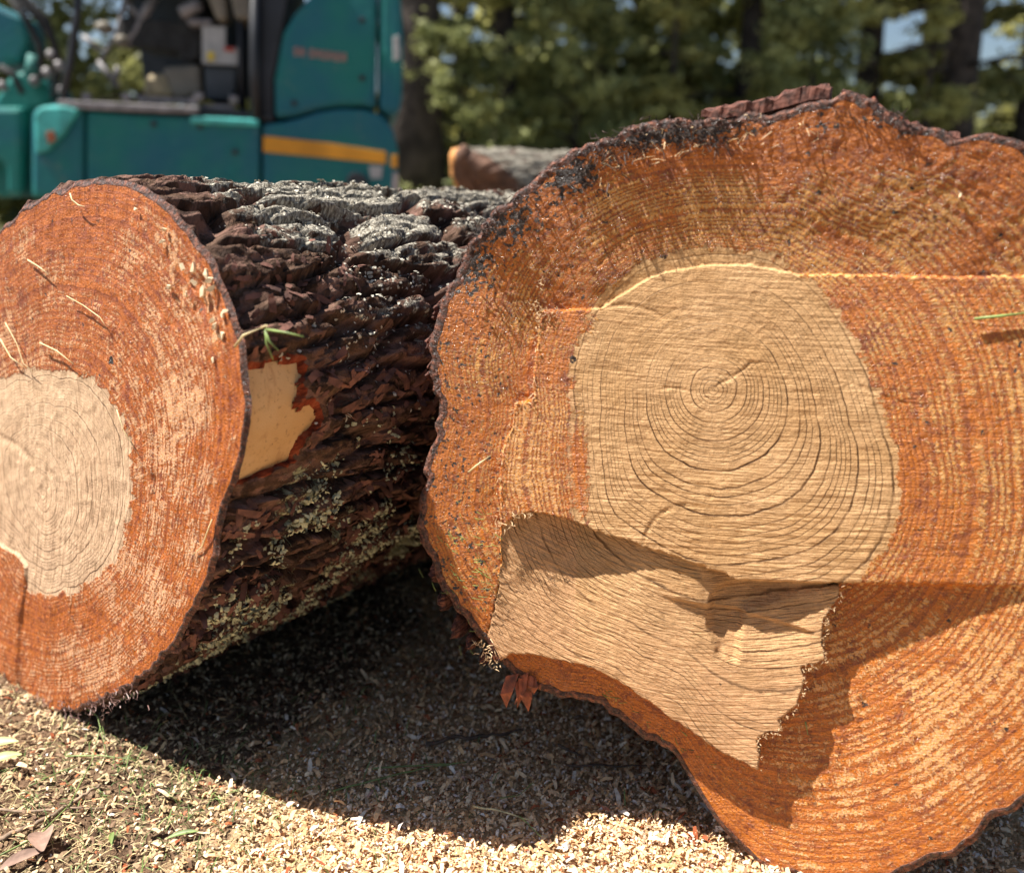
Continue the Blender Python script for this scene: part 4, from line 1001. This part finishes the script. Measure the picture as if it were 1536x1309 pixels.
panel('lit_strip', [(285,174),(388,179),(388,190),(285,186)], .30, MTL, EY - .03, .01)  # sun on the upper edge, put in as a strip of brighter teal
panel('lit_corner', [(50,172),(60,160),(95,158),(118,164),(100,196),(72,226),(52,232)], .05, MTL, EY - .04, .015, label='sunlit top corner painted on in paler turquoise')  # patch of sun on the top corner, painted by the paler colour
panel('rust_patch', [(68,198),(80,196),(84,210),(72,216)], .01, simple('rust', (.30, .10, .05), .9), EY - .055, .002)
panel('stripe', [(395,204),(480,213),(579,228),(579,246),(480,236),(395,228)], .012, MOR, EY - .012, .002)
panel('stripe', [(587,232),(596,233),(596,252),(587,251)], .012, MOR, EY - .012, .002)
panel('engine_cover', [(412,178),(411,120),(424,50),(440,22),(470,-10),(485,-70),(562,-72),(566,-30),(564,164),(545,159),(505,160),(475,165),(445,174)], 1.2, MT, bevel=.03)
panel('rear_cover', [(569,-60),(590,-50),(601,-10),(605,60),(603,150),(598,172),(585,172),(569,165)], 1.15, MT, bevel=.03)
panel('hand_hold', [(589,55),(598,53),(600,88),(590,92)], .01, MWHT, EY - .012, .002)
panel('vent_hole', [(524,262),(532,258),(545,262),(552,272),(552,300),(522,300),(518,275)], .03, MBK, EY - .031, .004, label='black round exhaust opening')
panel('decal', [(553,248),(574,250),(572,268),(556,268)], .006, MWHT, EY - .007, .001)
panel('decal', [(590,258),(597,260),(597,300),(586,302)], .006, simple('decal_pale', (.5, .42, .4), .7), EY - .007, .001)
# faded lettering: two marks, a gap, six marks; too blurred in the photograph to be read
lx = [(441, 6.5), (450, 6.5)] + [(464 + i * 9.6, 7) for i in range(6)]
for i, (x, w_) in enumerate(lx):
    y = 71 + (x - 441) * .13; m = MB()
    for (a, b, c, d) in ((0, 0, 1.8, 12), (w_ - 2.2, 1, w_ - .4, 12.6), (0, 0, w_ - .4, 2.6), (0, 5.2, w_ - .4, 7.4)) if i % 2 else ((0, 0, w_ - .4, 2.6), (0, 0, 1.8, 6), (0, 5, w_ - .4, 7.4), (w_ - 2.2, 6, w_ - .4, 12), (0, 10, w_ - .4, 12.6)):
        m.prism([ep(x + a, y + b, EY - .008), ep(x + a, y + d, EY - .008), ep(x + c, y + d + .2, EY - .008), ep(x + c, y + b + .2, EY - .008)], (0, .006, 0))
    m.build('letter', MPNK, ex)
# small dents and bolts
for (x, y) in ((441,155),(543,117),(543,30),(352,228),(300,190),(230,186)): panel('bolt', [(x - 4, y - 4), (x + 4, y - 4), (x + 4, y + 4), (x - 4, y + 4)], .01, MBK, EY - .01, .002)
# cab
panel('cab_floor', [(92,151),(300,160),(410,170),(412,182),(390,182),(200,173),(92,163)], 1.2, MBK, EY + .02, .01)
panel('cab_back_wall', [(380,-60),(440,-60),(424,50),(411,120),(411,180),(380,178)], 1.1, MBK, EY + .03, .02)
panel('cab_far_wall', [(195,-40),(300,-60),(380,-60),(380,150),(215,120)], .04, MBK, EY + 1.1, .005)
panel('floor_sill', [(86,150),(180,154),(298,160),(298,170),(180,166),(86,162)], .05, MSIL, EY - .03, .006)
panel('step_bar', [(205,144),(290,149),(290,157),(205,152)], .04, MSIL, EY + .05, .005)
panel('step_bar', [(300,156),(352,158),(352,166),(300,164)], .04, MSIL, EY + .05, .005)
for (x, y) in ((290,152),(350,150),(297,145),(92,135),(188,146),(128,146)): panel('latch', [(x - 7, y - 7), (x + 7, y - 6), (x + 7, y + 6), (x - 7, y + 6)], .05, MSIL, EY + .0, .012)
m = MB(); m.tube([ep(119, -60, EY), ep(116, 20, EY), ep(105, 95, EY), ep(94, 150, EY)], .022, 10); m.build('cab_post', MBK, ex, True)
m = MB(); m.tube([ep(382, -60, EY), ep(382, 100, EY), ep(384, 178, EY)], .03, 10); m.build('cab_post', MBK, ex, True)
m = MB(); m.tube([ep(360, -60, EY + .2), ep(362, 90, EY + .2), ep(364, 168, EY + .2)], .02, 10); m.build('cab_post', MBK, ex, True)
m = MB(); m.tube([ep(60, -78, EY), ep(250, -80, EY), ep(480, -76, EY)], .035, 8); m.build('cab_roof_rail', MBK, ex, True)
panel('cab_roof', [(100,-100),(470,-98),(480,-76),(100,-78)], 1.15, MT, EY, .02)
# seat and consoles
m = MB(); m.box(ep(255, 60, EY + .55), (.42, .45, .16), (0, .1, 0), .05); m.build('seat', MRUB, ex, False, .02)
m = MB(); m.box(ep(305, 25, EY + .55), (.14, .44, .55), (0, .15, 0), .05); m.build('seat_back', MRUB, ex, False, .02)
panel('side_console', [(243,100),(300,96),(304,140),(268,150),(246,142)], .3, MBEI, EY + .32, .03)
panel('side_console', [(216,112),(246,110),(262,146),(214,146)], .3, simple('tan_plastic', (.36, .28, .16), .6), EY + .30, .03)
panel('rear_shelf', [(338,-40),(420,-40),(410,24),(396,32),(352,28)], .35, MBEI, EY + .12, .02)
panel('head_cushion', [(300,-30),(335,-30),(342,30),(326,34)], .2, MBEI, EY + .15, .03)
panel('lower_box', [(306,98),(356,98),(352,152),(308,150)], .35, simple('slate_box', (.05, .06, .07), .6), EY + .22, .02)
panel('warning_decal', [(303,40),(338,40),(338,72),(303,96)], .01, MWHT, EY + .2, .001)
panel('warning_decal', [(304,72),(358,72),(356,98),(304,96)], .01, MWHT, EY + .19, .001)
panel('warning_symbol', [(311,78),(321,78),(321,91),(311,91)], .008, MYEL, EY + .18, .001)
panel('warning_symbol', [(336,70),(352,72),(352,78),(336,77)], .008, MRDD, EY + .18, .001)
panel('arm_rest', [(278,27),(318,28),(318,40),(280,38)], .12, MSIL, EY + .2, .02)
m = MB(); m.tube([ep(272, 20, EY + .2), ep(300, 6, EY + .2)], .035, 8); m.build('arm_rest', MSIL, ex, True)
for pts, r_ in (([(192,-20),(176,50),(150,92)], .014), ([(235,-10),(218,20),(205,48),(190,70)], .028), ([(125,55),(150,75)], .016), ([(148,92),(178,130)], .018), ([(178,100),(172,120)], .018), ([(185,0),(205,20),(210,50)], .014)):
    m = MB(); m.tube([ep(x, y, EY + .35) for x, y in pts], r_, 8); m.build('control_lever', MSIL, ex, True)
for (x, y, r_) in ((157,42,.05),(182,62,.045)):
    m = MB(); m.tube([ep(x, y - 9, EY + .33), ep(x, y - 4, EY + .33), ep(x, y + 5, EY + .33), ep(x, y + 10, EY + .33)], [r_ * .4, r_, r_, r_ * .3], 12); m.build('lever_knob', MBEI, ex, True)
# boom foot, cylinder and hoses at the front
panel('boom', [(-260,-120),(-120,-60),(-20,0),(34,24),(44,60),(30,92),(-10,100),(-80,60),(-260,0)], .34, MT, EY + .35, .03)
panel('boom_bracket', [(-10,150),(10,118),(30,104),(62,118),(82,150),(66,160),(46,168),(36,200),(34,296),(-6,296),(-40,220)], .5, MT, EY + .25, .03)
panel('swing_post', [(-60,160),(34,160),(32,292),(8,292),(6,250),(-8,235),(-24,240),(-60,300)], .4, MT, EY + .15, .03)
m = MB(); m.tube([ep(54, 84, EY + .2), ep(48, 118, EY + .2)], .045, 12); m.build('pivot_pin', MT, ex, True)
m = MB(); m.tube([ep(52, 122, EY + .14), ep(52, 122, EY + .26)], .03, 12); m.build('pivot_cap', MSIL, ex, True)
for pts in ([(0,-20),(50,20),(80,60),(86,110),(80,150)], [(10,-10),(40,30),(60,70),(62,120)], [(-20,-30),(40,0),(70,30),(92,100)], [(0,100),(20,112),(34,140)]):
    m = MB(); m.tube([ep(x, y, EY + .1) for x, y in pts], .018, 8); m.build('hydraulic_hose', MRUB, ex, True)
for (x, y) in ((3,128),(88,98),(76,82),(70,108)): 
    m = MB(); m.tube([ep(x, y, EY + .06), ep(x + 3, y + 4, EY + .14)], .026, 8); m.build('hose_fitting', MSIL, ex, True)
# undercarriage
for yy in (EY + .12, EY + 1.0):
    tr = MB(); xl, xr = ep(30, 300, yy).x, ep(590, 300, yy).x; n = 44; prof = []
    for k in range(12): a = math.pi / 2 + math.pi * k / 11; prof.append((xl + .28 + .28 * math.cos(a), .29 + .28 * math.sin(a)))
    for k in range(12): a = -math.pi / 2 + math.pi * k / 11; prof.append((xr - .28 + .28 * math.cos(a), .29 + .28 * math.sin(a)))
    tr.prism([Vector((x, yy, z)) for x, z in prof], (0, .34, 0)); tk = tr.build('track', MRUB, ex, False, .01)
    sh = MB(); L = (xr - xl - .56)
    for k in range(22): sh.box((xl + .28 + L * k / 21, yy + .17, .585), (.05, .36, .03)); sh.box((xl + .28 + L * k / 21, yy + .17, .004), (.05, .36, .02))
    o = sh.build('track_pad', MBK, ex); o['kind'] = 'stuff'
m = MB(); m.box((ep(310, 300).x, EY + .7, .66), (1.1, .8, .26), (0, 0, 0), .05); m.build('turntable', MBK, ex)

# ------------------------------------------------------------------ trees and woods
def leafmat(name, a, b):
    t = NT(name); r = t.A('rnd'); c = t.coord()
    col = t.mix(t.mr(t.noise(c, 1.3, 3), .35, .65), a, b); col = t.mix(t.M('MULTIPLY', r, .5), col, tuple(x * 1.9 for x in b))  # dark to bright leaf patches paint sunlit clumps into the foliage
    tr = t.n('ShaderNodeBsdfTranslucent'); t.put(tr.inputs[0], col); mx = t.n('ShaderNodeMixShader'); mx.inputs[0].default_value = .35
    t.fin(col, .55, spec=.3); t.t.links.new(t.b.outputs[0], mx.inputs[1]); t.t.links.new(tr.outputs[0], mx.inputs[2]); t.t.links.new(mx.outputs[0], t.out.inputs[0]); return t.m
LG = [leafmat('spruce_foliage', (.035, .05, .018), (.22, .22, .08)), leafmat('broadleaf_foliage', (.07, .095, .03), (.36, .37, .15)), leafmat('olive_foliage', (.14, .14, .04), (.46, .44, .16))]
MTR = simple('trunk_bark', (.055, .042, .034), .95, .5, 9, bumpd=.02, bscale=18)
def crown_mesh(seed, H, Wd, z0, n, kind, ls):
    g = np.random.default_rng(seed); cs = []
    nb = 46 if kind != 1 else 60
    cen = []; 
    for i in range(nb):
        z = z0 + (H - z0) * g.random()**1.2; q = (z - z0) / (H - z0); a = g.uniform(0, 2 * np.pi)
        rmax = Wd * ((1 - q)**.7 if kind != 1 else np.sqrt(max(.05, 1 - (q * 1.6 - .6)**2))) * g.uniform(.6, 1.1)
        m = n // nb; s = g.random(m)**.7; w_ = .10 + .17 * s
        rr = s * rmax; p = np.stack([np.cos(a) * rr, np.sin(a) * rr, z + (.10 if kind == 1 else -.18) * rr], 1) + g.normal(0, 1, (m, 3)) * np.stack([w_, w_, w_ * (.5 if kind != 1 else .9)], 1) * .62
        cs.append(p)
    P = np.concatenate(cs); return P
def tree_meshes(seed, H, Wd, z0, n, kind, ls):
    P = crown_mesh(seed, H, Wd, z0, n, kind, ls); g = np.random.default_rng(seed + 1); N = g.normal(size=P.shape) + np.array([0, 0, .8])
    o = scraps('crown', P, N, ls, LG[kind], None, None, 1.2, .6, None, .3, seed); me = o.data; bpy.data.objects.remove(o)
    r = random.Random(seed); m = MB(); k = [r.uniform(-.1, .1) for _ in range(8)]
    m.tube([(k[0] * i * .3, k[1] * i * .3, H * .93 * i / 6) for i in range(7)], [max(.02, .17 * (1 - i / 6.5) + .02) * (1.3 if i == 0 else 1) for i in range(7)], 10)
    for i in range(34):
        z = r.uniform(z0 * .5, H * .8); a = r.uniform(0, 6.28); L = Wd * r.uniform(.4, .85) * (1 - z / H * .7)
        b = Vector((0, 0, z)); d = Vector((math.cos(a), math.sin(a), -.1 if kind != 1 else .35))
        m.tube([b, b + d * L * .5 + Vector((0, 0, .05)), b + d * L], [.03, .02, .006], 5)
    return me, m.mesh('trunk', MTR, True)
TM = [tree_meshes(1, 9, 2.0, .6, 8500, 0, .075), tree_meshes(2, 7.0, 2.2, .4, 8000, 1, .085), tree_meshes(3, 8.0, 1.9, .8, 7000, 2, .08), tree_meshes(4, 10, 1.6, 3.4, 6000, 0, .075)]
TL = ['dark spruce-like tree', 'bright green leafy tree', 'olive green sunlit tree', 'tall thin tree with bare lower trunk']
spots = [(625, 10.5, 3, 1.5, 'right behind the excavator rear'), (760, 12.0, 2, 1.0, 'above the blurred background log'), (900, 13.5, 1, 1.0, 'in the middle of the tree line'), (860, 10.8, 1, .42, 'low and bushy left of the largest log'), (1020, 15.0, 0, 1.0, 'deep in shade behind the largest log top'),
         (1110, 12.5, 2, 1.0, 'left of the highest point of the largest log'), (1290, 13.0, 2, 1.1, 'right of the highest point of the largest log'), (1420, 11.5, 3, 1.2, 'dark trunk near the upper right corner'), (1530, 12.6, 0, .9, 'at the right photo edge'), (1600, 14.5, 2, 1.0, 'just outside the right photo edge'),
         (700, 15.5, 0, 1.0, 'farther back between excavator and leafy tree'), (960, 17.5, 0, 1.1, 'far back centre'), (1180, 17.0, 1, 1.1, 'far back right of centre'), (1370, 18.5, 0, 1.0, 'far back towards the right'), (820, 19.0, 2, 1.1, 'far back left of centre'),
         (240, 12.5, 0, 1.0, 'seen through the excavator cab'), (60, 13.5, 1, 1.0, 'behind the boom of the excavator'), (-120, 12.0, 2, 1.0, 'outside the left photo edge'), (430, 14.0, 2, 1.1, 'hidden behind the engine cover'), (1000, 11.0, 2, .40, 'small bushy one near the centre'), (1200, 10.9, 1, .40, 'small bushy one above the largest log'), (690, 10.4, 1, .36, 'small bushy one beside the background log'), (1380, 11.0, 2, .38, 'small bushy one at upper right')]
for i, (x, Y, v, s, where) in enumerate(spots):
    p = at_depth(np.array(float(x)), np.array(285.), Y)
    t = thing('tree', (p[0], Y, 0), TL[v] + ' ' + where, 'tree', 'trees at the edge of the clearing'); t.rotation_euler = (0, 0, rnd.uniform(0, 6.28)); t.scale = (s * 1.0, s, s)
    link('crown', TM[v][0], t); link('trunk', TM[v][1], t)
# far wood, one mass
g = np.random.default_rng(9); n = 30000
P = np.stack([g.uniform(-30, 30, n), g.uniform(24, 30, n), 3.0 * g.random(n)], 1); P[:, 2] *= .35 + .9 * fbm(P[:, 0] * .35, P[:, 1] * .3, 0, 3, 1001)
o = scraps('distant_wood', P, g.normal(size=P.shape) + np.array([0, -.3, .6]), .26, LG[0], None, None, 1.2, .6, 'stuff', .3, 10); tag(o, 'dark far-off wood closing the view behind the trees', kind='stuff')
g = np.random.default_rng(10); n = 14000
P = np.stack([g.uniform(-1.2, 10, n), g.uniform(9.6, 13, n), g.random(n)**1.5 * .9], 1); P[:, 2] *= .3 + 1.3 * fbm(P[:, 0] * 1.1, P[:, 1] * 1.1, 0, 3, 1002)
o = scraps('undergrowth', P, g.normal(size=P.shape) + np.array([0, 0, .8]), .05, LG[1], None, None, 1.3, .6, 'stuff', .3, 11); tag(o, 'low green undergrowth at the foot of the trees', kind='stuff')
print('tris', sum(len(o.data.polygons) * 2 for o in C.objects if o.type == 'MESH'), 'objs', len(C.objects))
